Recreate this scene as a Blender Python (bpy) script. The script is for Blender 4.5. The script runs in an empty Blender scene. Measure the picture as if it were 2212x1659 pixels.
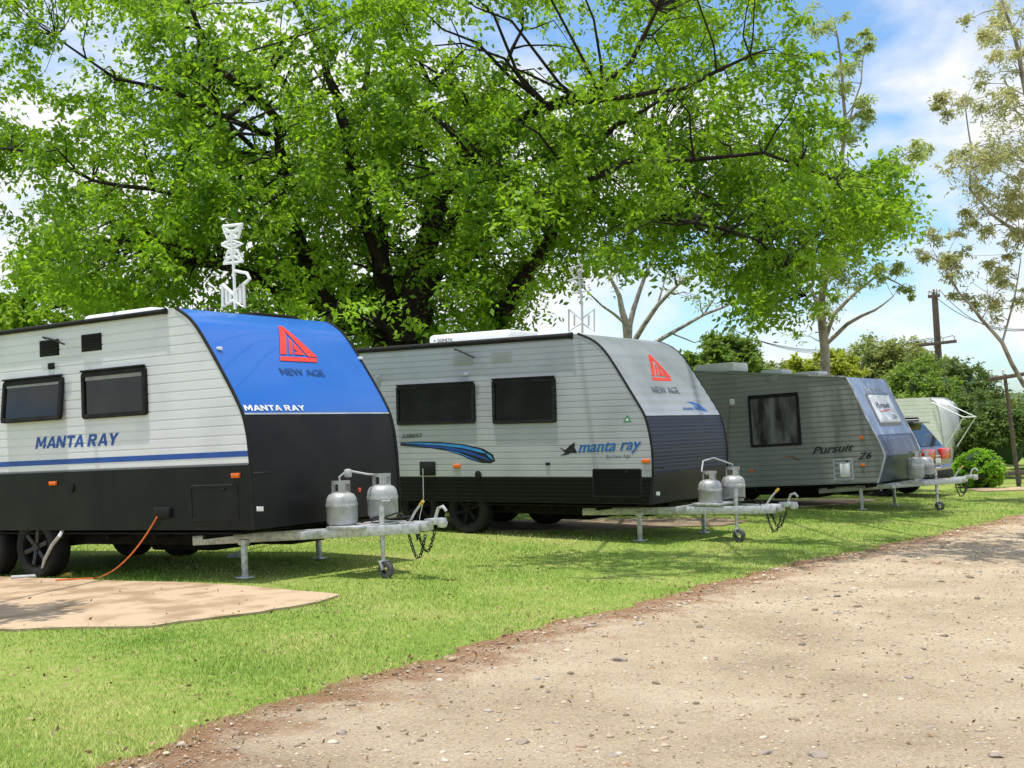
import bpy, bmesh, math, random
import numpy as np
from mathutils import Vector, Matrix
S = bpy.context.scene; COL = S.collection
rng = np.random.default_rng(11); random.seed(11)
PI = math.pi
# ------------------------------------------------------------------ camera model (photo coordinates 2212 x 1659)
CX, CY = 1106, 829.5
F, TH, RO = 2645.8, .0372, .0282
C0 = np.array([0, 0, 1.6])
f_ = np.array([0, math.cos(TH), math.sin(TH)]); r0 = np.array([1., 0, 0]); u0 = np.array([0, -math.sin(TH), math.cos(TH)])
R_ = r0*math.cos(RO)-u0*math.sin(RO); U_ = r0*math.sin(RO)+u0*math.cos(RO)
def ray(px, py): return f_+(px-CX)/F*R_-(py-CY)/F*U_
GX = [-1500, -8, -2.5, 16, 1500]; GZ = [-.03, -.03, .125, -.43, -.43]
def gz(x, y=0): return np.interp(x, GX, GZ)
def gpt(px, py, dz=0):
    d = ray(px, py); g = 0.
    for _ in range(30):
        t = (g-1.6)/d[2]; g = .5*g+.5*float(gz(d[0]*t))
    p = C0+d*t; p[2] = gz(p[0])+dz; return p
def at(px, py, D): return C0+ray(px, py)*D
cd = bpy.data.cameras.new('camera'); cam = bpy.data.objects.new('camera', cd); COL.objects.link(cam); S.camera = cam
cd.sensor_width = 36; cd.lens = 36*F/2212; cd.clip_end = 3000; cd.clip_start = .05
M = Matrix.Identity(4)
for i in range(3): M[i][0] = R_[i]; M[i][1] = U_[i]; M[i][2] = -f_[i]; M[i][3] = C0[i]
cam.matrix_world = M
# ------------------------------------------------------------------ light
sv = Vector((-.12, -.07, 1)).normalized()
sl = bpy.data.lights.new('sun', 'SUN'); so = bpy.data.objects.new('sun', sl); COL.objects.link(so)
sl.energy = 5.0; sl.angle = math.radians(.5); sl.color = (1, .965, .89)
so.rotation_euler = sv.to_track_quat('Z', 'Y').to_euler(); so.location = (0, 0, 30)
w = bpy.data.worlds.new('World'); S.world = w; w.use_nodes = True
nt = w.node_tree; nt.nodes.clear()
N = nt.nodes.new; LK = nt.links.new
sky = N('ShaderNodeTexSky'); sky.sky_type = 'NISHITA'; sky.sun_disc = False
sky.sun_elevation = math.asin(sv.z); sky.sun_rotation = math.atan2(sv.x, sv.y)
sky.air_density = 1.0; sky.dust_density = .8; sky.ozone_density = 2.0
tc = N('ShaderNodeTexCoord'); mp = N('ShaderNodeMapping'); mp.inputs['Scale'].default_value = (1, 1, 2.2); mp.inputs['Location'].default_value = (.35, .1, .22)
LK(tc.outputs['Generated'], mp.inputs['Vector'])
nz = N('ShaderNodeTexNoise'); nz.inputs['Scale'].default_value = 4.2; nz.inputs['Detail'].default_value = 9; nz.inputs['Roughness'].default_value = .56; nz.inputs['Distortion'].default_value = .25
LK(mp.outputs[0], nz.inputs['Vector'])
cr = N('ShaderNodeValToRGB'); cr.color_ramp.elements[0].position = .41; cr.color_ramp.elements[1].position = .57
LK(nz.outputs['Fac'], cr.inputs['Fac'])
mx = N('ShaderNodeMix'); mx.data_type = 'RGBA'; mx.inputs[7].default_value = (9.2, 9.3, 9.5, 1)
LK(cr.outputs['Color'], mx.inputs[0])
gain = N('ShaderNodeMix'); gain.data_type = 'RGBA'; gain.blend_type = 'MULTIPLY'; gain.inputs[0].default_value = 1; gain.inputs[7].default_value = (1.4, 1.7, 1.9, 1)
LK(sky.outputs[0], gain.inputs[6]); LK(gain.outputs[2], mx.inputs[6])
bg = N('ShaderNodeBackground'); bg.inputs['Strength'].default_value = .11
LK(mx.outputs[2], bg.inputs['Color'])
wo = N('ShaderNodeOutputWorld'); LK(bg.outputs[0], wo.inputs[0])
S.view_settings.view_transform = 'Standard'; S.view_settings.look = 'None'; S.view_settings.exposure = 0
# ------------------------------------------------------------------ materials
def newmat(name):
    m = bpy.data.materials.new(name); m.use_nodes = True
    return m, m.node_tree, m.node_tree.nodes['Principled BSDF']
def pm(name, c, c2=None, sc=6, rough=.5, metal=0, bump=0, bsc=60, spec=.5, coat=0, rlo=.45, rhi=.62, stretch=None):
    m, t, p = newmat(name)
    c2 = c2 or tuple(x*.82 for x in c)
    tcn = t.nodes.new('ShaderNodeTexCoord'); n = t.nodes.new('ShaderNodeTexNoise'); n.inputs['Scale'].default_value = sc; n.inputs['Detail'].default_value = 6
    if stretch:
        mpn = t.nodes.new('ShaderNodeMapping'); mpn.inputs['Scale'].default_value = stretch; t.links.new(tcn.outputs['Object'], mpn.inputs[0]); t.links.new(mpn.outputs[0], n.inputs['Vector'])
    else: t.links.new(tcn.outputs['Object'], n.inputs['Vector'])
    r = t.nodes.new('ShaderNodeValToRGB'); r.color_ramp.elements[0].position = rlo; r.color_ramp.elements[1].position = rhi
    r.color_ramp.elements[0].color = (*c, 1); r.color_ramp.elements[1].color = (*c2, 1)
    t.links.new(n.outputs['Fac'], r.inputs['Fac']); t.links.new(r.outputs['Color'], p.inputs['Base Color'])
    p.inputs['Roughness'].default_value = rough; p.inputs['Metallic'].default_value = metal
    p.inputs['Specular IOR Level'].default_value = spec; p.inputs['Coat Weight'].default_value = coat
    if bump:
        b = t.nodes.new('ShaderNodeBump'); n2 = t.nodes.new('ShaderNodeTexNoise'); n2.inputs['Scale'].default_value = bsc; n2.inputs['Detail'].default_value = 5
        t.links.new(tcn.outputs['Object'], n2.inputs['Vector']); t.links.new(n2.outputs['Fac'], b.inputs['Height'])
        b.inputs['Strength'].default_value = bump; b.inputs['Distance'].default_value = .02; t.links.new(b.outputs[0], p.inputs['Normal'])
    return m
def leafmat(name, c1, c2, tr, trw=.45):
    m, t, p = newmat(name)
    a = t.nodes.new('ShaderNodeAttribute'); a.attribute_name = 'tint'
    r = t.nodes.new('ShaderNodeValToRGB'); r.color_ramp.elements[0].color = (*c1, 1); r.color_ramp.elements[1].color = (*c2, 1)
    t.links.new(a.outputs['Fac'], r.inputs['Fac']); t.links.new(r.outputs[0], p.inputs['Base Color']); p.inputs['Roughness'].default_value = .45; p.inputs['Specular IOR Level'].default_value = .35
    tl = t.nodes.new('ShaderNodeBsdfTranslucent'); mxc = t.nodes.new('ShaderNodeMix'); mxc.data_type = 'RGBA'; mxc.blend_type = 'MIX'; mxc.inputs[0].default_value = .7
    t.links.new(r.outputs[0], mxc.inputs[6]); mxc.inputs[7].default_value = (*tr, 1); t.links.new(mxc.outputs[2], tl.inputs['Color'])
    ms = t.nodes.new('ShaderNodeMixShader'); ms.inputs[0].default_value = trw
    t.links.new(p.outputs[0], ms.inputs[1]); t.links.new(tl.outputs[0], ms.inputs[2])
    t.links.new(ms.outputs[0], t.nodes['Material Output'].inputs[0]); return m
def attrmat(name, cols, rough=.9):
    m, t, p = newmat(name)
    a = t.nodes.new('ShaderNodeAttribute'); a.attribute_name = 'tint'
    r = t.nodes.new('ShaderNodeValToRGB')
    while len(r.color_ramp.elements) < len(cols): r.color_ramp.elements.new(.5)
    for i, c in enumerate(cols): r.color_ramp.elements[i].position = i/(len(cols)-1); r.color_ramp.elements[i].color = (*c, 1)
    t.links.new(a.outputs['Fac'], r.inputs['Fac']); t.links.new(r.outputs[0], p.inputs['Base Color']); p.inputs['Roughness'].default_value = rough
    p.inputs['Specular IOR Level'].default_value = .2
    return m
white = pm('white_paint', (.72, .72, .75), (.64, .64, .67), 1.3, .38, spec=.4)
silver = pm('silver_cladding', (.46, .47, .49), (.40, .41, .43), 1.2, .35, metal=.15)
greyclad = pm('grey_cladding', (.235, .245, .23), (.195, .205, .19), 1.2, .42)
cream = pm('cream_paint', (.82, .82, .79), (.74, .74, .71), 1.5, .5)
blackp = pm('black_panel', (.006, .006, .008), (.011, .0105, .0105), 2.0, .38, spec=.22)
blackr = pm('black_rubber', (.009, .009, .009), (.016, .0155, .015), 8, .75, spec=.3)
dark = pm('dark_steel', (.008, .0078, .0075), (.016, .0145, .0125), 7, .8, spec=.15)
rimdark = pm('dark_alloy', (.045, .045, .048), (.03, .03, .03), 9, .45, metal=.5)  # rim alloy darkened to carry the shade under the bodies; chains share it
bluep = pm('blue_paint', (.012, .125, .50), (.0135, .132, .515), 1.5, .25, coat=.3)
whitefront = pm('silver_front_paint', (.42, .45, .50), (.36, .39, .44), 2, .22, metal=.35)
palenose = pm('blue_grey_paint', (.22, .285, .42), (.18, .24, .36), 2.5, .3)
bluetxt = pm('blue_vinyl', (.012, .075, .36), None, 5, .4)
ltblue = pm('light_blue_vinyl', (.03, .22, .60), (.045, .33, .7), 9, .4)
midblue = pm('mid_blue_vinyl', (.02, .13, .42), None, 9, .4)
redv = pm('red_vinyl', (.75, .05, .035), None, 5, .4)
whitev = pm('white_vinyl', (.82, .82, .82), None, 5, .4)
bandv = pm('pale_band_vinyl', (.45, .47, .5), None, 5, .4)
blackv = pm('black_vinyl', (.012, .012, .014), None, 5, .4)
greyv = pm('grey_vinyl', (.13, .14, .17), None, 5, .4)
navyv = pm('navy_vinyl', (.018, .075, .24), None, 5, .4)
brownv = pm('brown_vinyl', (.22, .12, .08), None, 5, .5)
greenv = pm('green_vinyl', (.03, .25, .07), None, 5, .5)
yellowv = pm('yellow_paint', (.6, .42, .06), None, 5, .5)
glass = pm('dark_glass', (.006, .007, .008), (.012, .013, .014), 2, .06, spec=.4)
blindm = pm('blind_fabric', (.30, .30, .30), None, 8, .7)
curtain = pm('curtained_glass', (.17, .17, .165), (.014, .014, .014), 1.6, .12, stretch=(2.4, 1, .8), rlo=.38, rhi=.62)
orange = pm('orange_lens', (.85, .16, .015), None, 10, .2)
redl = pm('red_lens', (.75, .02, .015), None, 10, .15)
galv = pm('galvanised_steel', (.58, .59, .60), (.42, .42, .42), 22, .42, metal=.45)
gasm = pm('grey_gas_paint', (.40, .41, .41), (.31, .315, .31), 9, .42, metal=.2)
plast = pm('white_plastic', (.76, .77, .77), (.68, .69, .69), 4, .45)
greyplast = pm('weathered_plastic', (.44, .45, .45), (.36, .37, .37), 4, .55)
brass = pm('brass', (.5, .36, .14), None, 10, .35, metal=.9)
orangecord = pm('orange_cord_rubber', (.75, .17, .03), None, 10, .5)
greyhose = pm('grey_hose_plastic', (.48, .48, .50), None, 10, .5)
tyregrey = pm('grey_tyre_rubber', (.10, .10, .10), (.06, .06, .06), 12, .8)
carp = pm('grey_car_paint', (.07, .075, .085), None, 3, .25, metal=.5, coat=.6)
wood = pm('weathered_wood', (.14, .105, .08), (.08, .06, .05), 18, .85, bump=.3, bsc=40)
bark = pm('dark_bark', (.036, .028, .022), (.014, .011, .009), 6, .9, bump=.8, bsc=14, spec=.15)
palebark = pm('pale_bark', (.38, .34, .29), (.19, .165, .135), 4, .85, bump=.4, bsc=10)
greybark = pm('grey_bark', (.36, .33, .29), (.20, .18, .155), 5, .85, bump=.4, bsc=10)
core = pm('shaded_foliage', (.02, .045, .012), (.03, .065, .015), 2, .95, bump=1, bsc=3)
rockm = pm('rock', (.30, .245, .20), (.17, .14, .12), 14, .9, bump=.6, bsc=30)
def plate_mat(name, c, sc=8, lo=.65, hi=1.9):
    m, t, p = newmat(name); p.inputs['Roughness'].default_value = .36; p.inputs['Metallic'].default_value = .3
    p.inputs['Specular IOR Level'].default_value = .3
    tcn = t.nodes.new('ShaderNodeTexCoord'); vs = []
    for a in (45, -45):
        mpn = t.nodes.new('ShaderNodeMapping'); mpn.inputs['Rotation'].default_value = (math.radians(a), 0, 0)
        wv = t.nodes.new('ShaderNodeTexWave'); wv.bands_direction = 'Y'; wv.inputs['Scale'].default_value = sc
        t.links.new(tcn.outputs['Object'], mpn.inputs[0]); t.links.new(mpn.outputs[0], wv.inputs[0]); vs.append(wv)
    mt = t.nodes.new('ShaderNodeMath'); mt.operation = 'MULTIPLY'
    t.links.new(vs[0].outputs['Fac'], mt.inputs[0]); t.links.new(vs[1].outputs['Fac'], mt.inputs[1])
    b = t.nodes.new('ShaderNodeBump'); b.inputs['Strength'].default_value = .5; b.inputs['Distance'].default_value = .008
    t.links.new(mt.outputs[0], b.inputs['Height']); t.links.new(b.outputs[0], p.inputs['Normal'])
    r = t.nodes.new('ShaderNodeValToRGB'); r.color_ramp.elements[0].color = (*[x*lo for x in c], 1); r.color_ramp.elements[1].color = (*[min(1, x*hi) for x in c], 1)
    t.links.new(mt.outputs[0], r.inputs[0]); t.links.new(r.outputs[0], p.inputs['Base Color'])
    return m
plate_black = plate_mat('black_tread_plate', (.007, .007, .008), 8); plate_blue = plate_mat('navy_tread_plate', (.016, .025, .052), 9, .75, 1.9)
# ------------------------------------------------------------------ mesh helpers
class MB:
    def __init__(s): s.v = []; s.f = []
    def add(s, V, Fc):
        n = len(s.v); s.v += [tuple(map(float, p)) for p in V]; s.f += [tuple(i+n for i in q) for q in Fc]; return s
    def box(s, c, d, rot=None, bev=0):
        bm = bmesh.new(); bmesh.ops.create_cube(bm, size=1)
        for v in bm.verts: v.co = Vector((v.co.x*d[0], v.co.y*d[1], v.co.z*d[2]))
        if bev: bmesh.ops.bevel(bm, geom=bm.edges[:], offset=bev, segments=2, affect='EDGES', profile=.5)
        bm.verts.index_update(); c = Vector(c)
        V = [((rot @ v.co) if rot else v.co)+c for v in bm.verts]; Fc = [[v.index for v in q.verts] for q in bm.faces]; bm.free()
        return s.add(V, Fc)
    def bar(s, a, b, wd, ht, up=(0, 0, 1)):
        a = Vector(a); b = Vector(b); x = (b-a).normalized(); y = Vector(up).cross(x).normalized(); z = x.cross(y)
        rot = Matrix((x, y, z)).transposed()
        return s.box((a+b)/2, ((b-a).length, wd, ht), rot, min(wd, ht)*.12)
    def tube(s, P, R, n=8, cap=True):
        P = [Vector(p) for p in P]
        if not hasattr(R, '__len__'): R = [R]*len(P)
        T = [(P[min(i+1, len(P)-1)]-P[max(i-1, 0)]).normalized() for i in range(len(P))]
        ref = Vector((0, 0, 1)) if abs(T[0].z) < .9 else Vector((1, 0, 0))
        nrm = T[0].cross(ref).normalized(); V = []; Fc = []
        for i, p in enumerate(P):
            nrm = (nrm-T[i]*nrm.dot(T[i])).normalized(); b = T[i].cross(nrm)
            for k in range(n):
                a = 2*PI*k/n; V.append(p+(nrm*math.cos(a)+b*math.sin(a))*R[i])
        for i in range(len(P)-1):
            for k in range(n):
                k2 = (k+1) % n; Fc.append((i*n+k, i*n+k2, (i+1)*n+k2, (i+1)*n+k))
        if cap: Fc.append(tuple(range(n))[::-1]); Fc.append(tuple((len(P)-1)*n+k for k in range(n)))
        return s.add(V, Fc)
    def lathe(s, prof, o, ax=(0, 0, 1), n=28):
        z = Vector(ax).normalized(); x = (z.cross(Vector((0, 1, 0))) if abs(z.y) < .9 else z.cross(Vector((1, 0, 0)))).normalized(); y = z.cross(x); o = Vector(o); V = []; Fc = []
        for (r, h) in prof:
            for k in range(n):
                a = 2*PI*k/n; V.append(o+z*h+(x*math.cos(a)+y*math.sin(a))*max(r, 1e-4))
        for i in range(len(prof)-1):
            for k in range(n):
                k2 = (k+1) % n; Fc.append((i*n+k, i*n+k2, (i+1)*n+k2, (i+1)*n+k))
        return s.add(V, Fc)
    def prism(s, poly, y0, y1):
        n = len(poly); V = [(x, y0, z) for x, z in poly]+[(x, y1, z) for x, z in poly]
        Fc = [tuple(range(n)), tuple(range(2*n-1, n-1, -1))]+[(i, n+i, n+(i+1) % n, (i+1) % n) for i in range(n)]
        return s.add(V, Fc)
    def build(s, name, mat, parent=None, smooth=38, recalc=True):
        me = bpy.data.meshes.new(name); me.from_pydata(s.v, [], s.f)
        if recalc:
            bm = bmesh.new(); bm.from_mesh(me); bmesh.ops.recalc_face_normals(bm, faces=bm.faces[:]); bm.to_mesh(me); bm.free()
        if smooth:
            me.polygons.foreach_set('use_smooth', [True]*len(me.polygons)); me.set_sharp_from_angle(angle=math.radians(smooth))
        me.materials.append(mat); me.update()
        o = bpy.data.objects.new(name, me); COL.objects.link(o)
        if parent: o.parent = parent
        return o
def tag(o, label, cat, group=None):
    o['label'] = label; o['category'] = cat
    if group: o['group'] = group
    return o
def kind(o, k): o['kind'] = k; return o
def empty(name, loc, label, cat, group=None):
    o = bpy.data.objects.new(name, None); COL.objects.link(o); o.location = loc; o.empty_display_size = .2
    return tag(o, label, cat, group)
def np_mesh(name, V, k, mat, parent=None, tint=None, faces=None):
    me = bpy.data.meshes.new(name); V = np.asarray(V, np.float32).reshape(-1, 3)
    me.vertices.add(len(V)); me.vertices.foreach_set('co', V.ravel())
    idx = np.arange(len(V), dtype=np.int32) if faces is None else np.asarray(faces, np.int32).ravel()
    nf = len(idx)//k
    me.loops.add(len(idx)); me.loops.foreach_set('vertex_index', idx)
    me.polygons.add(nf); me.polygons.foreach_set('loop_start', np.arange(0, nf*k, k, dtype=np.int32))
    me.update(calc_edges=True)
    if tint is not None:
        a = me.attributes.new('tint', 'FLOAT', 'FACE'); a.data.foreach_set('value', np.asarray(tint, np.float32))
    me.materials.append(mat); o = bpy.data.objects.new(name, me); COL.objects.link(o)
    if parent: o.parent = parent
    return o
def unit(a): return a/np.linalg.norm(a, axis=1, keepdims=True)
def leaves(name, C, L, tint, mat, parent, wid=.45, droop=.35):
    n = len(C); a = rng.normal(size=(n, 3)); a[:, 2] = a[:, 2]*.6-droop; a = unit(a)
    nn = rng.normal(size=(n, 3))*.75; nn[:, 2] += .8; b = unit(np.cross(a, nn)); nr = np.cross(b, a)
    L = L[:, None]
    V = np.stack([C, C+a*L*.45+b*L*wid*.5+nr*L*.07, C+a*L, C+a*L*.45-b*L*wid*.5+nr*L*.07], 1)
    return np_mesh(name, V, 4, mat, parent, tint)
def sprays(cent, rad, per, nspray=9, flat=.75, drp=.3, tr=(.2, .75)):
    out = []; tn = []
    for c, r, k in zip(cent, rad, per):
        d = unit(rng.normal(size=(nspray, 3))*np.array([1, 1, flat])); base = rng.normal(0, .12, (nspray, 3))*r
        i = rng.integers(0, nspray, k); t = rng.random(k)**.7
        p = c+base[i]+d[i]*(t*r)[:, None]*np.array([1, 1, flat]); p[:, 2] -= drp*r*t*t
        p += rng.normal(0, .07, (k, 3))*r
        out.append(p); tn.append(np.clip(rng.normal(rng.uniform(*tr), .16, k), 0, 1))
    return np.concatenate(out), np.concatenate(tn)
# ------------------------------------------------------------------ ground
E_px = [(40, 1700), (230, 1645), (430, 1575), (610, 1516), (830, 1447), (1100, 1372), (1300, 1322), (1510, 1270), (1650, 1230), (1850, 1190), (2000, 1160), (2100, 1136), (2212, 1108)]
tdir = np.array([.59, .807]); ndir = np.array([.807, -.59])
Eg = np.array([gpt(*p)[:2] for p in E_px])
Et = Eg@tdir; En = Eg@ndir
Et = np.concatenate([[Et[0]-14], Et, [Et[-1]+20, Et[-1]+60]]); En = np.concatenate([[En[0]-1.5], En, [En[-1]+1.5, En[-1]+2]])
_ph = rng.uniform(0, 6.28, 8)
def wob(t): return .04*np.sin(t*2.1+_ph[0])+.035*np.sin(t*4.7+_ph[1])+.03*np.sin(t*9.3+_ph[2])+.025*np.sin(t*21+_ph[3])
def edge_n(t): return np.interp(t, Et, En)+wob(t)
def gmat_lawn():
    m, t, p = newmat('lawn_turf'); tcn = t.nodes.new('ShaderNodeTexCoord')
    def noise(sc, det=6):
        n = t.nodes.new('ShaderNodeTexNoise'); n.inputs['Scale'].default_value = sc; n.inputs['Detail'].default_value = det; t.links.new(tcn.outputs['Object'], n.inputs[0]); return n
    n1 = noise(.9); n2 = noise(14); r = t.nodes.new('ShaderNodeValToRGB'); e = r.color_ramp.elements
    e[0].position = .34; e[0].color = (.14, .22, .035, 1); e[1].position = .68; e[1].color = (.37, .34, .13, 1)
    q = e.new(.5); q.color = (.22, .29, .06, 1)
    mxn = t.nodes.new('ShaderNodeMath'); mxn.operation = 'MULTIPLY_ADD'; mxn.inputs[1].default_value = .55
    m2 = t.nodes.new('ShaderNodeMath'); m2.operation = 'MULTIPLY'; m2.inputs[1].default_value = .45
    t.links.new(n2.outputs['Fac'], m2.inputs[0]); t.links.new(n1.outputs['Fac'], mxn.inputs[0]); t.links.new(m2.outputs[0], mxn.inputs[2])
    t.links.new(mxn.outputs[0], r.inputs[0]); t.links.new(r.outputs[0], p.inputs['Base Color']); p.inputs['Roughness'].default_value = .95; p.inputs['Specular IOR Level'].default_value = .1
    n3 = noise(70, 4); b = t.nodes.new('ShaderNodeBump'); b.inputs['Strength'].default_value = .6; b.inputs['Distance'].default_value = .03
    t.links.new(n3.outputs['Fac'], b.inputs['Height']); t.links.new(b.outputs[0], p.inputs['Normal']); return m
ys = [-80, 10, 60, 2500]
V = [(x, y, gz(x)) for y in ys for x in GX]; nx_ = len(GX)
Fc = [(j*nx_+i, j*nx_+i+1, (j+1)*nx_+i+1, (j+1)*nx_+i) for j in range(3) for i in range(nx_-1)]
kind(MB().add(V, Fc).build('lawn', gmat_lawn(), smooth=0), 'structure')
def gmat_road():
    m, t, p = newmat('gravel'); tcn = t.nodes.new('ShaderNodeTexCoord'); a = t.nodes.new('ShaderNodeAttribute'); a.attribute_name = 'edge'
    def noise(sc, det=7, ro=.6):
        n = t.nodes.new('ShaderNodeTexNoise'); n.inputs['Scale'].default_value = sc; n.inputs['Detail'].default_value = det; n.inputs['Roughness'].default_value = ro; t.links.new(tcn.outputs['Object'], n.inputs[0]); return n
    n1 = noise(.8); n2 = noise(44, 10, .85)
    r = t.nodes.new('ShaderNodeValToRGB'); e = r.color_ramp.elements
    e[0].position = .34; e[0].color = (.20, .145, .09, 1); e[1].position = .66; e[1].color = (.78, .66, .49, 1); q = e.new(.49); q.color = (.495, .385, .26, 1)
    s = t.nodes.new('ShaderNodeMath'); s.operation = 'MULTIPLY_ADD'; s.inputs[1].default_value = .34
    s2 = t.nodes.new('ShaderNodeMath'); s2.operation = 'MULTIPLY'; s2.inputs[1].default_value = .66
    t.links.new(n2.outputs['Fac'], s2.inputs[0]); t.links.new(n1.outputs['Fac'], s.inputs[0]); t.links.new(s2.outputs[0], s.inputs[2]); t.links.new(s.outputs[0], r.inputs[0])
    red = t.nodes.new('ShaderNodeMix'); red.data_type = 'RGBA'; red.inputs[7].default_value = (.27, .125, .06, 1)
    ad = t.nodes.new('ShaderNodeMath'); ad.operation = 'MULTIPLY_ADD'; ad.inputs[1].default_value = -1.5; ad.inputs[2].default_value = .95
    n4 = noise(3.5); ad2 = t.nodes.new('ShaderNodeMath'); ad2.operation = 'ADD'
    n4s = t.nodes.new('ShaderNodeMath'); n4s.operation = 'MULTIPLY_ADD'; n4s.inputs[1].default_value = 2.8; n4s.inputs[2].default_value = -1.4
    t.links.new(n4.outputs['Fac'], n4s.inputs[0]); t.links.new(a.outputs['Fac'], ad.inputs[0]); t.links.new(ad.outputs[0], ad2.inputs[0]); t.links.new(n4s.outputs[0], ad2.inputs[1])
    cl = t.nodes.new('ShaderNodeClamp'); cl.inputs['Max'].default_value = .8; t.links.new(ad2.outputs[0], cl.inputs[0])
    t.links.new(cl.outputs[0], red.inputs[0]); t.links.new(r.outputs[0], red.inputs[6]); t.links.new(red.outputs[2], p.inputs['Base Color'])
    p.inputs['Roughness'].default_value = .95; p.inputs['Specular IOR Level'].default_value = .15
    n3 = noise(60, 8, .8); b = t.nodes.new('ShaderNodeBump'); b.inputs['Strength'].default_value = .9; b.inputs['Distance'].default_value = .025
    t.links.new(n3.outputs['Fac'], b.inputs['Height']); t.links.new(b.outputs[0], p.inputs['Normal']); return m
ts = np.arange(Et[0], Et[-1], .1); cols = np.array([0, .12, .3, .5, .75, 1.2, 2.5, 5, 9, 16, 30, 60])
P2 = tdir[None, None]*ts[:, None, None]+ndir*(edge_n(ts)[:, None]+cols[None])[..., None]
Z = gz(P2[..., 0])+.004+.012*np.clip(cols/.5, 0, 1)
Vr = np.dstack([P2, Z]); nr_, nc_ = len(ts), len(cols)
ii = (np.arange(nr_-1)[:, None]*nc_+np.arange(nc_-1)[None]).ravel()
road = np_mesh('gravel_road', Vr, 4, gmat_road(), faces=np.stack([ii, ii+1, ii+nc_+1, ii+nc_], 1))
aa = road.data.attributes.new('edge', 'FLOAT', 'POINT'); aa.data.foreach_set('value', np.tile(np.clip(cols, 0, 3), nr_).astype(np.float32))
kind(road, 'structure')
slabm = pm('dusty_concrete', (.46, .345, .23), (.30, .21, .13), 2.6, .95, bump=.35, bsc=45, spec=.15)
slab_shaded = pm('shaded_concrete', (.26, .195, .135), (.17, .125, .085), 2.6, .95, bump=.35, bsc=45, spec=.15)  # same concrete with the shade under the silver caravan put into its colour
def densify(poly, step, jit):
    out = []
    for i in range(len(poly)):
        a = np.array(poly[i]); b = np.array(poly[(i+1) % len(poly)]); n = max(1, int(np.linalg.norm(b-a)/step))
        for k in range(n):
            q = a+(b-a)*k/n; out.append(tuple(q+rng.normal(0, jit, 2)*(k > 0)))
    return out
SL = []
def slab(pxs, h=.03, mt=slabm):
    poly = [tuple(gpt(*p)[:2]) for p in pxs]
    poly = densify(poly, .18, .022); SL.append(poly); n = len(poly); mb = MB()
    V = [(x, y, gz(x)+h) for x, y in poly]+[(x, y, gz(x)-.05) for x, y in poly]
    mb.add(V, [tuple(range(n))]+[(i, (i+1) % n, n+(i+1) % n, n+i) for i in range(n)])
    o = kind(mb.build('concrete_slab', mt, smooth=0), 'structure')
slab([(-260, 1238), (240, 1258), (420, 1263), (600, 1276), (735, 1289), (690, 1304), (560, 1327), (330, 1357), (0, 1364), (-400, 1372)], .022)
slab([(1010, 1126), (1300, 1122), (1560, 1121), (1620, 1127), (1560, 1137), (1300, 1145), (1080, 1149)], .02, slab_shaded)
slab([(1640, 1083), (1790, 1080), (1900, 1081), (1830, 1089), (1740, 1096), (1640, 1097)])
slab([(2090, 1058), (2260, 1052), (2300, 1058), (2120, 1063)])
def inpoly(P, poly):
    x, y = P[:, 0], P[:, 1]; r = np.zeros(len(P), bool); n = len(poly)
    for i in range(n):
        x1, y1 = poly[i]; x2, y2 = poly[(i+1) % n]
        c = ((y1 > y) != (y2 > y)) & (x < (x2-x1)*(y-y1)/(y2-y1+1e-12)+x1); r ^= c
    return r
def scatter(n, d0, d1, half=.46):
    d = d0*np.exp(rng.random(n)*math.log(d1/d0)); a = rng.uniform(-half, half, n)
    return np.stack([d*np.sin(a), d*np.cos(a)], 1)
def is_road(P, j=0): return P@ndir > edge_n(P@tdir)+j
# grass blades
P = scatter(480000, 5.2, 34); P = P[~is_road(P, rng.exponential(.10, len(P)))]
for s in SL: P = P[(~inpoly(P, s)) | (rng.random(len(P)) < .004)]
pt_ = np.sin(P[:, 0]*1.9+.6)*np.sin(P[:, 1]*1.3+1)+.6*np.sin(P[:, 0]*4.3-P[:, 1]*2.7); P = P[rng.random(len(P)) < np.clip(.78+.22*pt_, .3, 1)]
n = len(P); d = np.linalg.norm(P, axis=1)
h = rng.uniform(.012, .036, n)*(1+.4*np.sin(P[:, 0]*1.7+P[:, 1]*.9)*np.sin(P[:, 1]*1.3)); h[rng.random(n) < .04] *= 2; wd = .0019*np.clip(d/6.5, 1, 3.4)
th = rng.uniform(0, 6.28, n); base = np.column_stack([P, gz(P[:, 0])-.003]); side = np.column_stack([np.cos(th), np.sin(th), np.zeros(n)])*wd[:, None]
lean = np.column_stack([rng.normal(0, .6, (n, 2))*h[:, None], h])
tint = np.clip(rng.normal(.42, .24, n)+.25*np.sin(P[:, 0]*1.1+1)*np.sin(P[:, 1]*.8)+.2*np.sin(P[:, 0]*3.1+P[:, 1]*2.2), 0, 1)
kind(np_mesh('grass', np.stack([base-side, base+side, base+lean], 1), 3, attrmat('grass_blades', [(.13, .27, .03), (.29, .42, .07), (.58, .55, .22)], .7), tint=tint), 'stuff')
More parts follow.
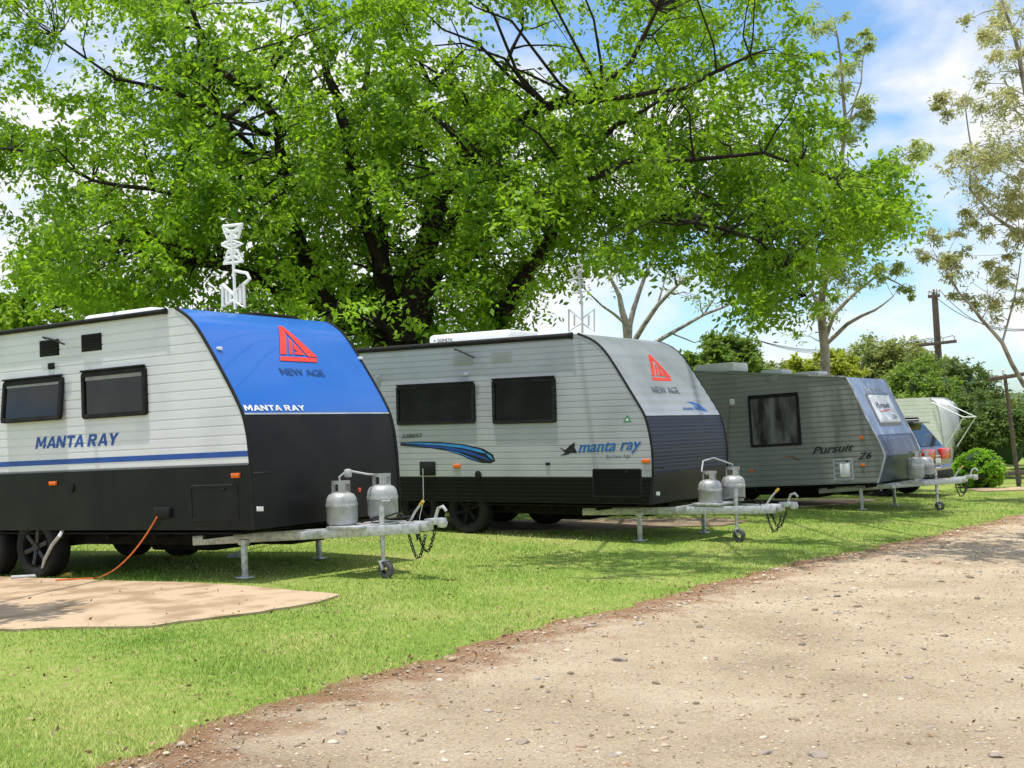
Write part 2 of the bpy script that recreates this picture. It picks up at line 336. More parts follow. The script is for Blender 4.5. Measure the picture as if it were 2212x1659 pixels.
# gravel stones
ico_v = []; g_ = (1+5**.5)/2
for a in (-1, 1):
    for b in (-g_, g_): ico_v += [(0, a, b), (a, b, 0), (b, 0, a)]
ico_v = unit(np.array(ico_v))
bm = bmesh.new(); [bm.verts.new(v) for v in ico_v]; bmesh.ops.convex_hull(bm, input=bm.verts[:]); bm.verts.index_update()
ico_f = np.array([[v.index for v in q.verts] for q in bm.faces]); ico_v = np.array([v.co[:] for v in bm.verts]); bm.free()
P = scatter(90000, 5.0, 40); P = P[is_road(P, .10)]; n = len(P); d = np.linalg.norm(P, axis=1)
sz = np.clip(.0033*rng.pareto(2.9, n)+.0038, 0, .028)*np.clip(d/8, .85, 2.2)
sc = np.stack([rng.uniform(.7, 1.5, n), rng.uniform(.6, 1.1, n), rng.uniform(.35, .7, n)], 1)*sz[:, None]
v = ico_v[None]*rng.uniform(.75, 1.25, (n, 12, 1))*sc[:, None]; th = rng.uniform(0, 6.28, n); c, s = np.cos(th)[:, None], np.sin(th)[:, None]
v = np.stack([v[..., 0]*c-v[..., 1]*s, v[..., 0]*s+v[..., 1]*c, v[..., 2]], -1)+np.column_stack([P, gz(P[:, 0])+.016+sc[:, 2]*.15])[:, None]
fi = (np.arange(n)[:, None, None]*12+ico_f[None]).reshape(-1, 3)
kind(np_mesh('gravel', v, 3, attrmat('gravel_stones', [(.19, .15, .11), (.36, .28, .20), (.52, .41, .295), (.34, .305, .275), (.66, .56, .435), (.40, .265, .17)]), tint=np.repeat(rng.random(n), 20), faces=fi), 'stuff')
# dry leaves
P = scatter(1700, 5.5, 22); P = P[(~is_road(P)) | (rng.random(len(P)) < .7)]; tt = rng.uniform(Et[1], 22, 900); Pe = tdir*tt[:, None]+ndir*(edge_n(tt)+rng.exponential(.25, 900)-.06)[:, None]; P = np.concatenate([P, Pe]); n = len(P)
Cc = np.column_stack([P, gz(P[:, 0])+.026])
kind(leaves('dry_leaf_litter', Cc, rng.uniform(.02, .045, n), rng.random(n), attrmat('dry_leaf', [(.15, .08, .045), (.32, .20, .11), (.42, .33, .2)]), None, droop=0), 'stuff')
# loose rocks on the road
rk = [(1340, 1432, .065, 'dark brown angular rock standing alone in the middle of the gravel road'), (738, 1592, .045, 'pale grey rock on the road near the lower left grass edge'),
      (1770, 1640, .06, 'flat tan rock at the bottom edge of the road right of centre'), (1655, 1634, .04, 'grey stone left of the flat tan rock at the bottom of the road'),
      (1130, 1612, .045, 'flat pale stone sunk in the road near the bottom centre'), (1962, 1470, .04, 'pale rock lying alone on the right side of the gravel road'),
      (2010, 1580, .04, 'rough grey brown rock near the bottom right corner of the road'), (1320, 1640, .035, 'small tan stone at the bottom edge of the road just right of centre'),
      (2150, 1640, .05, 'broad brown rock at the lower right corner of the road')]
for (px, py, r, lab) in rk:
    p = gpt(px, py); bm = bmesh.new(); bmesh.ops.create_icosphere(bm, subdivisions=2, radius=1)
    sx, sy, szz = r*rng.uniform(.9, 1.2), r*rng.uniform(.7, 1), r*rng.uniform(.35, .5); pl = unit(rng.normal(size=(9, 3)))
    for vt in bm.verts:
        q = np.array(vt.co)
        for k in pl:
            e = q@k-.62
            if e > 0: q = q-k*e
        q += rng.normal(0, .025, 3); vt.co = Vector((q[0]*sx, q[1]*sy, q[2]*szz+szz*.2))
    me = bpy.data.meshes.new('rock'); bm.to_mesh(me); bm.free(); me.materials.append(rockm)
    o = bpy.data.objects.new('rock', me); COL.objects.link(o); o.location = (p[0], p[1], p[2]+.014); o.rotation_euler = (0, 0, rng.uniform(0, 6)); tag(o, lab, 'rock')
# ------------------------------------------------------------------ caravans
def rr(x0, x1, z0, z1, r, n=5):
    out = []
    for cx, cz, a0 in ((x1-r, z0+r, -PI/2), (x1-r, z1-r, 0), (x0+r, z1-r, PI/2), (x0+r, z0+r, PI)):
        for k in range(n+1): a = a0+PI/2*k/n; out.append((cx+r*math.cos(a), cz+r*math.sin(a)))
    return out
def ring(mb, x0, x1, z0, z1, wd, y0, y1, r):
    o = rr(x0, x1, z0, z1, r); i = rr(x0+wd, x1-wd, z0+wd, z1-wd, max(r-wd*.5, .008)); n = len(o); e = .008
    oo = rr(x0+e, x1-e, z0+e, z1-e, r)
    V = [(x, y0, z) for x, z in o]+[(x, y1+e, z) for x, z in o]+[(x, y1, z) for x, z in oo]+[(x, y1, z) for x, z in i]+[(x, y0*.6+y1*.4, z) for x, z in i]
    Fc = []
    for L in range(4):
        for k in range(n): k2 = (k+1) % n; Fc.append((L*n+k, L*n+k2, (L+1)*n+k2, (L+1)*n+k))
    mb.add(V, Fc); return i
class Van: pass
def mkvan(name, v, W, prof_px, label, xb):
    q = Van(); X, Y, Zo, yaw, pit = v
    q.xa = np.array([math.cos(yaw)*math.cos(pit), math.sin(yaw)*math.cos(pit), math.sin(pit)]); q.ya = np.array([-math.sin(yaw), math.cos(yaw), 0]); q.za = np.cross(q.xa, q.ya); q.o = np.array([X, Y, Zo]); q.W = W; q.xb = xb
    q.root = empty(name, (0, 0, 0), label, 'caravan')
    m = Matrix.Identity(4)
    for i in range(3): m[i][0] = q.xa[i]; m[i][1] = q.ya[i]; m[i][2] = q.za[i]; m[i][3] = q.o[i]
    q.root.matrix_world = m
    def side(px, py, yl=0.):
        d = ray(px, py); t = ((q.o+q.ya*yl-C0)@q.ya)/(d@q.ya); P = C0+d*t-q.o; return float(P@q.xa), float(P@q.za)
    q.side = side
    if prof_px:
        pr = [side(*p) for p in prof_px]
        pz = [pr[0][1]]; pxx = [pr[0][0]]
        for x, z in pr[1:]:
            if z > pz[-1]+.002: pz.append(z); pxx.append(x)
        q.pz = np.array(pz); q.px = np.array(pxx)
        zz = np.linspace(q.pz[0], pz[-1], 60)
        xx = np.interp(zz, q.pz, q.px)
        for _ in range(4): xx[1:-1] = .25*xx[:-2]+.5*xx[1:-1]+.25*xx[2:]
        q.zz, q.xx = zz, xx
        q.z0 = zz[0]; q.zt = zz[-1]; q.xf = lambda z: np.interp(z, q.zz, q.xx)
        gzs = np.linspace(q.z0, q.zt, 240); gys = np.linspace(0, W, 120); A, B = np.meshgrid(gzs, gys, indexing='ij')
        PP = q.o+q.xf(A)[..., None]*q.xa+B[..., None]*q.ya+A[..., None]*q.za-C0
        dz = PP@f_; gx = CX+F*(PP@R_)/dz; gy = CY-F*(PP@U_)/dz
        def ff(px, py):
            k = np.argmin((gx-px)**2+(gy-py)**2); return float(B.ravel()[k]), float(A.ravel()[k])
        q.ff = ff
    return q
def side_panel(q, z0, z1, per, name, mat, off=.004, groove=.007, gf=.22, x0=None):
    rows = []
    if per:
        z = z0
        while z < z1-1e-4:
            for fz, o in ((0, 0), (gf*.45, 0), (gf*.62, groove), (.94, groove), (1, 0)):
                zz = z+fz*per
                if zz <= z1 and (not rows or zz > rows[-1][0]+1e-5): rows.append((zz, o))
            z += per
        rows.append((z1, groove))
    else: rows = [(z, 0) for z in np.linspace(z0, z1, 12)]
    V = []; Fc = []; x0 = q.xb if x0 is None else x0
    for z, o in rows: V += [(x0, -off-o, z), (float(q.xf(z))+.002, -off-o, z)]
    for i in range(len(rows)-1): Fc.append((2*i, 2*i+1, 2*i+3, 2*i+2))
    return MB().add(V, Fc).build(name, mat, q.root, smooth=0, recalc=False)
def front_panel(q, z0, z1, name, mat, per=0, y0=0, y1=None, off=.004, thick=0, parent=None, n=40):
    y1 = q.W if y1 is None else y1; zs = np.linspace(z0, z1, n); V = []; Fc = []; ny = 13
    for i, z in enumerate(zs):
        dx = (q.xf(z+.01)-q.xf(z-.01)); dzv = .02; L = math.hypot(dx, dzv); nx, nzv = dzv/L, -dx/L
        o = off+thick
        if per: o += .006 if (z/per) % 1 > .22 else 0
        if thick and (i == 0 or i == n-1): o = off
        for k in range(ny):
            oo = off if (thick and k in (0, ny-1)) else o
            V.append((float(q.xf(z))+nx*oo, y0+(y1-y0)*k/(ny-1), z+nzv*oo))
    for i in range(n-1):
        for k in range(ny-1): Fc.append((i*ny+k, i*ny+k+1, (i+1)*ny+k+1, (i+1)*ny+k))
    return MB().add(V, Fc).build(name, mat, parent or q.root, smooth=50 if not thick else 25, recalc=False)
GLY = {'M': (1.1, [[(0, 0), (0, 1), (.3, 1), (.55, .5), (.8, 1), (1.1, 1), (1.1, 0), (.85, 0), (.85, .62), (.62, .18), (.48, .18), (.25, .62), (.25, 0)]]),
       'A': (1.04, [[(0, 0), (.38, 1), (.52, 1), (.52, .72), (.28, 0)], [(1.04, 0), (.66, 1), (.52, 1), (.52, .72), (.76, 0)], [(.347, .2), (.693, .2), (.633, .38), (.407, .38)]]),
       'N': (.96, [[(0, 0), (0, 1), (.28, 1), (.70, .42), (.70, 1), (.96, 1), (.96, 0), (.68, 0), (.26, .58), (.26, 0)]]),
       'T': (.86, [[(.3, 0), (.3, .78), (0, .78), (0, 1), (.86, 1), (.86, .78), (.56, .78), (.56, 0)]]),
       'R': (.92, [[(0, 0), (0, 1), (.26, 1), (.26, 0)], [(.26, 1), (.64, 1), (.78, .95), (.86, .84), (.86, .58), (.78, .47), (.66, .42), (.26, .42), (.26, .6), (.54, .6), (.59, .66), (.59, .76), (.54, .82), (.26, .82)], [(.34, .42), (.64, .42), (.92, 0), (.61, 0)]]),
       'Y': (.98, [[(0, 1), (.3, 1), (.49, .66), (.68, 1), (.98, 1), (.62, .40), (.62, 0), (.36, 0), (.36, .40)]])}
def block_words(body, shear=0):
    x = 0; ws = [[]]
    for ch in body:
        if ch == ' ': ws.append([]); x += .38; continue
        wd_, pl = GLY[ch]
        for p in pl: ws[-1].append([(x+a+shear*b, b) for a, b in p])
        x += wd_+(.02 if ch in 'TA' else .12)
    tot = max(a for w_ in ws for p in w_ for a, b in p)
    return [polys_bm([[(a/tot, b) for a, b in p] for p in w_]) for w_ in ws]
def text_tris(body, shear=0, bold=0.0):
    cu = bpy.data.curves.new('t', 'FONT'); cu.body = body; cu.shear = shear; cu.resolution_u = 4
    o = bpy.data.objects.new('t', cu); COL.objects.link(o)
    dg = bpy.context.evaluated_depsgraph_get(); me = bpy.data.meshes.new_from_object(o.evaluated_get(dg))
    bm = bmesh.new()
    offs = [(0, 0)] if not bold else [(-bold, -bold*.3), (-bold*.33, bold*.3), (bold*.33, -bold*.3), (bold, bold*.3)]
    for k, (dx, dy) in enumerate(offs):
        m2 = me.copy(); m2.transform(Matrix.Translation((dx, dy, k*.0006))); bm.from_mesh(m2); bpy.data.meshes.remove(m2)
    bpy.data.objects.remove(o); bpy.data.curves.remove(cu); bpy.data.meshes.remove(me)
    xs = [v.co.x for v in bm.verts]; ys_ = [v.co.y for v in bm.verts]; x0, x1, y0, y1 = min(xs), max(xs), min(ys_), max(ys_)
    for v in bm.verts: v.co = Vector(((v.co.x-x0)/(x1-x0), (v.co.y-y0)/(y1-y0), v.co.z))
    return bm
def polys_bm(polys):
    bm = bmesh.new()
    for p in polys: bm.faces.new([bm.verts.new((x, y, 0)) for x, y in p])
    return bm
def words(bm, n, shear=0):
    k = shear*.28
    iv = sorted((min(v.co.x-k*v.co.y for v in f.verts), max(v.co.x-k*v.co.y for v in f.verts)) for f in bm.faces)
    gaps = []; m = iv[0][1]
    for a, b in iv:
        if a > m: gaps.append((a-m, (a+m)/2))
        m = max(m, b)
    cuts = sorted(c for g, c in sorted(gaps)[-n:]); out = []
    for i in range(n+1):
        lo = cuts[i-1] if i else -9; hi = cuts[i] if i < n else 9; b2 = bm.copy()
        kill = [f for f in b2.faces if not lo <= np.mean([v.co.x-k*v.co.y for v in f.verts]) < hi]
        bmesh.ops.delete(b2, geom=kill, context='FACES'); out.append(b2)
    bm.free(); return out
def emit(bm, fn, name, mat, parent, cuts=0):
    for k in range(1, cuts):
        bmesh.ops.bisect_plane(bm, geom=bm.verts[:]+bm.edges[:]+bm.faces[:], plane_co=(0, k/cuts, 0), plane_no=(0, 1, 0))
    for v in bm.verts: v.co = Vector(fn(v.co.x, v.co.y, v.co.z))
    me = bpy.data.meshes.new(name); bm.to_mesh(me); bm.free(); me.materials.append(mat)
    o = bpy.data.objects.new(name, me); COL.objects.link(o); o.parent = parent; return o
def side_text(q, body, L, Rr, hpx, mat, shear=0, bold=0, off=.0135, name='lettering', block=False):
    xl, zl = q.side(*L); xr, zr = q.side(*Rr); h = q.side(L[0], L[1]-hpx)[1]-zl
    if block: bl = block_words(body, shear)
    else: bm = text_tris(body, shear, bold); bl = words(bm, body.count(' '), shear) if ' ' in body else [bm]
    for b in bl: emit(b, lambda u, v, w_: (xl+(xr-xl)*u, -off-w_, zl+(zr-zl)*u+v*h), name, mat, q.root)
def front_text(q, body, L, Rr, hpx, mat, shear=0, bold=0, off=.012, name='lettering', bm=None, parent=None, TL=None, block=False):
    if block: bl = block_words(body, shear)
    else: bm = bm or text_tris(body, shear, bold); bl = words(bm, body.count(' '), shear) if ' ' in body else [bm]
    yl, zl = q.ff(*L); yr, zr = q.ff(*Rr); h = q.ff((L[0]+Rr[0])/2, L[1]-hpx)[1]-q.ff((L[0]+Rr[0])/2, L[1])[1]; dy = 0
    if TL: yt, zt = q.ff(*TL); dy = yt-yl; h = zt-zl
    def fn(u, v, w_):
        z = zl+v*h; dx = float(q.xf(z+.01)-q.xf(z-.01)); Ln = math.hypot(dx, .02); o = off+w_; return (float(q.xf(z))+.02/Ln*o, yl+(yr-yl)*u+dy*v, z-dx/Ln*o)
    for b in bl: emit(b, fn, name, mat, parent or q.root, cuts=8)
def side_poly(q, pxs, mat, name='graphic', off=.0135):
    bm = bmesh.new(); bm.faces.new([bm.verts.new((x, -off, z)) for x, z in (q.side(*p) for p in pxs)])
    me = bpy.data.meshes.new(name); bm.to_mesh(me); bm.free(); me.materials.append(mat); o = bpy.data.objects.new(name, me); COL.objects.link(o); o.parent = q.root; return o
LOGO = [[(-.02, .18), (-.02, 1), (.15, .83), (.15, .18)], [(0.0, 1), (.10, 1), (1.04, .15), (.76, .15), (.165, .82)], [(-.02, 0), (1.02, 0), (1.02, .12), (-.02, .12)],
        [(.22, .19), (.22, .66), (.32, .56), (.32, .19)], [(.355, .35), (.355, .53), (.68, .19), (.37, .19), (.37, .27), (.46, .27)]]
def side_rect(q, a, b):
    x0, z1 = q.side(*a); x1, z0 = q.side(*b); return x0, x1, z0, z1
def window(q, quad, tilt=0, blind=0, gmat=None):
    pts = [q.side(*p) for p in quad]; x0 = (pts[0][0]+pts[3][0])/2; x1 = (pts[1][0]+pts[2][0])/2; z1 = (pts[0][1]+pts[1][1])/2; z0 = (pts[2][1]+pts[3][1])/2
    mb = MB(); i = ring(mb, x0, x1, z0, z1, .05, -.008, -.05, .04); fr = mb.build('window', blackr, q.root, smooth=30)
    n = len(i); g = MB().add([(x, -.03, z) for x, z in i], [tuple(range(n))]).build('glass', gmat or glass, fr, smooth=0, recalc=False)
    if blind: 
        zb = z1-.06-(z1-z0)*blind; MB().box(((x0+x1)/2, -.033, (z1-.055+zb)/2), (x1-x0-.13, .003, z1-.055-zb)).build('blind', blindm, fr, smooth=0)
    MB().box(((x0+x1)/2, -.045, z1+.012), (x1-x0-.02, .04, .022), bev=.006).build('window_hinge', blackr, fr)
    if tilt:
        fr.matrix_local = Matrix.Translation((0, 0, z1)) @ Matrix.Rotation(-tilt, 4, 'X') @ Matrix.Translation((0, 0, -z1))
    return fr
def plate(q, a, b, mat, name, d=.02, bev=.006):
    x0, x1, z0, z1 = side_rect(q, a, b); return MB().box(((x0+x1)/2, -d/2-.006, (z0+z1)/2), (x1-x0, d+.006, z1-z0), bev=bev).build(name, mat, q.root)
def louvre(q, a, b, mat, name='vent', n=6):
    x0, x1, z0, z1 = side_rect(q, a, b); mb = MB(); mb.box(((x0+x1)/2, -.01, (z0+z1)/2), (x1-x0, .022, z1-z0), bev=.005); o = mb.build(name, mat, q.root)
    for k in range(n): MB().box(((x0+x1)/2, -.026, z0+(z1-z0)*(k+.7)/(n+.4)), (x1-x0-.03, .012, (z1-z0)/n*.4), Matrix.Rotation(.5, 3, 'X')).build('louvre', mat, o)
    return o
def hatch(q, a, b, mat, rm=None):
    x0, x1, z0, z1 = side_rect(q, a, b); mb = MB(); i = ring(mb, x0, x1, z0, z1, .022, -.004, -.018, .03); o = mb.build('hatch', rm or mat, q.root, smooth=30)
    MB().add([(x, -.0125, z) for x, z in i], [tuple(range(len(i)))]).build('hatch_door', mat, o, smooth=0, recalc=False)
    MB().box(((x0*.3+x1*.7), -.02, z1-.05), (.05, .012, .025), bev=.004).build('hatch_lock', blackr, o); return o
def gas_bottle(q, px, py, yl, r=.155, h=.36):
    x, z = q.side(px, py, yl)
    pr = [(.001, 0), (r*.8, 0), (r*.86, .03), (r*.97, .05), (r, .08), (r, .2), (r*1.012, .203), (r*1.012, .213), (r, .216), (r, h-.09), (r*.96, h-.05), (r*.82, h-.012), (r*.55, h+.012), (.03, h+.02), (.001, h+.02)]
    o = MB().lathe(pr, (x, yl, z)).build('gas_bottle', gasm, q.root, smooth=40)
    c = MB(); c.lathe([(r*.60, h+.10), (r*.60, h+.135), (r*.54, h+.135), (r*.54, h+.10), (r*.60, h+.10)], (x, yl, z), n=28)
    for seg in range(3):
        a = seg*2*PI/3+.9; V = []
        for k in range(5):
            b = a+k/4*.8
            for rr_, hh in ((r*.60, h-.005), (r*.60, h+.105), (r*.55, h+.105), (r*.55, h-.005)): V.append((x+rr_*math.cos(b), yl+rr_*math.sin(b), z+hh))
        c.add(V, [(k*4+j, k*4+(j+1) % 4, k*4+4+(j+1) % 4, k*4+4+j) for k in range(4) for j in range(4)]+[(0, 1, 2, 3), (19, 18, 17, 16)])
    c.build('bottle_collar', gasm, o)
    vv = MB(); vv.lathe([(.02, 0), (.02, .05), (.014, .055), (.014, .07), (.03, .072), (.032, .095), (.001, .1)], (x, yl, z+h+.015), n=14); vv.tube([(x, yl, z+h+.055), (x+.05, yl-.02, z+h+.055)], .012, 8); vv.build('valve', brass, o)
    MB().lathe([(r+.002, h*.62), (r+.006, h*.62), (r+.006, h*.62+.03), (r+.002, h*.62+.03)], (x, yl, z)).build('bottle_strap', galv, o)
    return (x, yl, z+h+.07)
def wheel(q, x, y, z, r=.36, wd=.24, rimm=None):
    o = MB().lathe([(r*.62, -wd/2+.01), (r*.66, -wd/2), (r*.9, -wd/2), (r*.97, -wd/2+.02), (r, -wd/2+.05), (r, -.012), (r*.975, -.01), (r*.975, .01), (r, .012), (r, wd/2-.05), (r*.97, wd/2-.02), (r*.9, wd/2), (r*.66, wd/2), (r*.62, wd/2-.01)], (x, y, z), (0, 1, 0), 40).build('wheel', blackr, q.root)
    MB().lathe([(r*.62, -wd/2+.005), (r*.6, -wd/2+.0), (r*.56, -wd/2+.02), (r*.55, -wd/2+.08), (.001, -wd/2+.085)], (x, y, z), (0, 1, 0), 32).build('rim', dark, o)
    s = MB()
    for k in range(6):
        a = k*PI/3+.3; ca, sa = math.cos(a), math.sin(a)
        s.bar((x+ca*.05, y-wd/2+.03, z+sa*.05), (x+ca*r*.57, y-wd/2+.02, z+sa*r*.57), .05, .03, (0, 1, 0))
    s.lathe([(.001, -wd/2), (.045, -wd/2), (.055, -wd/2+.04)], (x, y, z), (0, 1, 0), 16); s.build('spokes', rimm or rimdark, o); return o
def ground_local(q, x, y):
    P = q.o+q.xa*x+q.ya*y; return (float(gz(P[0]))-q.o[2]-q.xa[2]*x)/q.za[2]
def undercarriage(q, tip, axles, zr=.40, wm=None):
    W = q.W; xt, zt = tip; rm = galv
    for y in (.38, W-.38):
        MB().bar((q.xb+.1, y, zr), (-1.3, y, zr), .05, .13).build('chassis_rail', dark, q.root)
        MB().bar((-1.3, y, zr-.02), (xt-.12, W/2+(y-W/2)*.1, zt), .05, .105).build('drawbar', rm, q.root)
    MB().bar((.12, W/2-.72, zr+.02), (.12, W/2+.72, zr+.02), .05, .08).build('crossmember', rm, q.root)
    MB().box((.42, W/2, zr+.075), (.42, .85, .03), bev=.005).build('bottle_tray', rm, q.root)
    for x in np.arange(q.xb+.5, -.2, .75): MB().bar((x, .1, zr+.045), (x, W-.1, zr+.045), .05, .05).build('floor_joist', dark, q.root)
    MB().box(((q.xb-.2)/2, W/2, zr+.085), (-q.xb-.3, W-.1, .02)).build('underfloor', dark, q.root)
    MB().box((-1.9, W/2, zr-.05), (1.0, .9, .24), bev=.03).build('water_tank', dark, q.root)
    MB().box((-.9, W/2+.3, zr-.04), (.5, .6, .2), bev=.03).build('water_tank', dark, q.root)
    for x in axles:
        MB().tube([(x, .2, .34), (x, W-.2, .34)], .045, 8).build('axle', dark, q.root)
        for y in (.16, W-.16): wheel(q, x, y, ground_local(q, x, y)+.355, rimm=wm)
    W2 = W/2; c = MB()
    c.box((xt-.2, W2, zt+.02), (.3, .14, .1), bev=.015); c.bar((xt-.1, W2, zt+.06), (xt+.1, W2, zt+.07), .075, .07); c.lathe([(.001, -.05), (.045, -.045), (.06, 0), (.045, .05), (.001, .055)], (xt+.1, W2, zt+.05)); o = c.build('coupling', galv, q.root)
    h = MB(); h.tube([(xt+.02, W2, zt+.1), (xt+.06, W2, zt+.2), (xt+.12, W2, zt+.22), (xt+.16, W2, zt+.17)], .017, 8); h.build('coupling_lever', galv, o)
    b = MB(); b.tube([(xt-.28, W2-.05, zt+.05), (xt-.2, W2-.05, zt+.17), (xt-.1, W2-.05, zt+.27)], .013, 8); b.build('brake_lever', galv, o)
    MB().tube([(xt-.13, W2-.05, zt+.24), (xt-.09, W2-.05, zt+.28)], .018, 8).build('brake_grip', yellowv, o)
    for (y, s) in ((W2-.1, 1), (W2+.06, .8)):
        ch = MB(); pts = [Vector((xt-.26+.22*t, y, zt-.03-s*.26*math.sin(PI*t)-.02*t)) for t in np.linspace(0, 1, 200)]
        acc = 0; nxt = 0; k = 0
        for a_, b_ in zip(pts[:-1], pts[1:]):
            if acc >= nxt:
                dirv = (b_-a_).normalized(); e = Vector((0, 1, 0)) if k % 2 else dirv.cross(Vector((0, 1, 0)))
                ch.tube([a_+dirv*math.cos(g)*.024+e*math.sin(g)*.014 for g in np.linspace(0, 2*PI, 11)], .006, 5, False); k += 1; nxt += .034
            acc += (b_-a_).length
        ch.build('safety_chain', rimdark, q.root)
    for cbp, rad_ in (([(.3, W2+.05, zr+.1), (.6, W2-.02, zt+.12), (.8, W2-.1, zt+.1), (1.0, W2+.02, zt+.12), (xt-.3, W2-.06, zt+.08)], .011), ([(.55, W2-.1, zr+.12), (.75, W2+.1, zt+.15), (1.05, W2-.04, zt+.08), (xt-.15, W2-.09, zt-.12)], .009)):
        MB().tube(cbp, rad_, 6).build('trailer_cable', blackr, q.root)
def stabiliser(q, px, py, yl, ztop=.4):
    x, z = q.side(px, py, yl); g = ground_local(q, x, yl)
    m = MB(); m.box((x, yl, (g+.02+ztop)/2), (.06, .045, ztop-g-.02), bev=.008); m.box((x, yl, g+.017), (.15, .13, .02), bev=.005); m.box((x, yl, ztop-.03), (.1, .08, .06), bev=.008); m.build('stabiliser_leg', galv, q.root)
def jockey(q, px, py, yl, ztop=.62):
    x, z = q.side(px, py, yl); g = ground_local(q, x, yl)
    m = MB(); m.tube([(x, yl, g+.16), (x, yl, ztop-.12)], .022, 10); m.tube([(x, yl, ztop-.35), (x, yl, ztop+.06)], .03, 10); m.tube([(x, yl, ztop+.06), (x+.02, yl, ztop+.12), (x+.11, yl, ztop+.12), (x+.11, yl, ztop+.2)], .009, 6); m.tube([(x-.09, yl-.05, ztop-.2), (x, yl-.03, ztop-.2)], .012, 6)
    for s in (-.05, .05): m.bar((x, yl+s, g+.18), (x+.03, yl+s, g+.09), .008, .05, (0, 1, 0))
    m.box((x, yl, g+.18), (.06, .11, .012)); o = m.build('jockey_wheel', galv, q.root)
    MB().lathe([(.04, -.03), (.08, -.03), (.09, -.018), (.09, .018), (.08, .03), (.04, .03)], (x+.03, yl, g+.09), (0, 1, 0), 24).build('jockey_tyre', tyregrey, o)
def shell(q, roofmat, z_back=None):
    k = [(float(x)-.003, float(z)) for z, x in zip(q.zz, q.xx)]
    poly = [(q.xb, q.z0)]+k+([] if z_back else [(q.xb, q.zt)])
    MB().prism(poly, .004, q.W-.004).build('body_shell', roofmat, q.root, smooth=30)
def trim(q, mat, r=.018):
    for y in (-.003, q.W+.003):
        MB().tube([(float(x)+.004, y, float(z)) for z, x in zip(q.zz[:60], q.xx[:60])], r, 8).build('edge_trim', mat, q.root)
def roller(q, pa, mat, r=.045, name='awning_roller'):
    x, z = q.side(*pa); z = q.zt
    o = MB().tube([(q.xb, -.035, z-.02), (x, -.035, z-.02)], r, 12).build(name, mat, q.root)
    MB().tube([(x, -.035, z-.02), (x+.05, -.035, z-.02)], r*1.15, 12).build('roller_cap', blackr, o)
def antenna(q, groups, mast, yl, wd, mt):
    m = MB(); m.tube([(p[0], yl, p[1]) for p in (q.side(*a, yl) for a in mast)], .018, 8); o = m.build('antenna', mt, q.root)
    for lines in groups:
        e = MB()
        for L in lines: e.tube([(p[0], yl+.01, p[1]) for p in (q.side(*a, yl) for a in L)], wd, 6)
        e.build('antenna_element', mt, o)
    x, z = q.side(mast[0][0], mast[0][1], yl); MB().box((x, yl, q.zt+.03), (.3, .3, .08), bev=.02).build('antenna_base', mt, o)
def roof_box(q, a, b, yl, ydep, mat, name, h, bev=.04):
    x0, _ = q.side(*a, yl); x1, _ = q.side(*b, yl); zt = q.zt
    return MB().box(((x0+x1)/2, yl+ydep/2, zt+h/2-.005), (x1-x0, ydep, h), bev=bev).build(name, mat, q.root)
def handle(q, px, py):
    y = -.02
    x, z = q.side(px, py, y); MB().tube([(x-.06, y+.02, z), (x-.05, y-.03, z), (x+.09, y-.03, z), (x+.1, y+.02, z)], .011, 8).build('grab_handle', blackr, q.root)
def hook(q, a, b):
    xa, za = q.side(*a); xb, zb = q.side(*b); MB().tube([(xa, -.01, za), (xa+.02, -.06, za+.01), ((xa+xb)/2, -.09, (za+zb)/2+.02), (xb, -.07, zb)], .011, 8).build('awning_hook', blackr, q.root)
def lamp(q, a, b, mat=None): plate(q, a, b, mat or orange, 'marker_light', .025, .006)

# ---- blue-nosed caravan
q = mkvan('caravan', (-2.579, 12.318, .141, -.5468, .0193), 2.45, [(548, 1145), (545, 1070), (541, 1000), (535, 940), (525, 893), (505, 850), (483, 808), (458, 762), (434, 720), (414, 690), (398, 675), (380, 666)],
          'white ribbed caravan with a bright blue curved nose and black skirt, nearest on the left', -6.6)
zb = (q.side(20, 1024)[1]+q.side(536, 1000)[1])/2; zf = q.ff(600, 893)[1]; zs1 = (q.side(20, 997)[1]+q.side(530, 974)[1])/2; zs0 = (q.side(20, 1009)[1]+q.side(530, 985)[1])/2
shell(q, white); side_panel(q, zb, q.zt, .098, 'side_panel', white); side_panel(q, q.z0, zb, 0, 'lower_side_panel', blackp, off=.009)
front_panel(q, zf, q.zt, 'front_panel', bluep); front_panel(q, q.z0, zf, 'lower_front_panel', blackp); front_panel(q, zf-.008, zf+.008, 'front_band', bandv, off=.009, n=4)
trim(q, blackr)
x1 = float(q.xf((zs0+zs1)/2)); MB().add([(q.xb, -.0135, zs0), (x1-.01, -.0135, zs0), (x1-.01, -.0135, zs1), (q.xb, -.0135, zs1)], [(0, 1, 2, 3)]).build('stripe', bluetxt, q.root, smooth=0, recalc=False)
MB().add([(q.xb, -.0125, zb-.01), (x1-.01, -.0125, zb-.01), (x1-.01, -.0125, zb+.006), (q.xb, -.0125, zb+.006)], [(0, 1, 2, 3)]).build('stripe', greyv, q.root, smooth=0, recalc=False)
window(q, [(14, 827), (142, 812), (143, 905), (14, 918)], tilt=.10, blind=.05); window(q, [(181, 804), (320, 793), (322, 896), (183, 906)], blind=.07)
louvre(q, (88, 737), (130, 767), blackr); louvre(q, (178, 724), (222, 756), blackr); plate(q, (107, 785), (120, 797), blackr, 'socket_cover')
hook(q, (100, 731), (150, 744))
side_text(q, 'MANTA RAY', (78, 970), (260, 961), 25, bluetxt, .25, block=True)
front_text(q, 'MANTA RAY', (529, 889), (659, 888), 13, whitev, .0, block=True)
front_text(q, 'NEW AGE', (609, 810), (699, 810), 14, navyv, 0, .012)
front_text(q, '', (606, 780), (681, 780), 76, redv, name='emblem', bm=polys_bm(LOGO), TL=(601, 706))
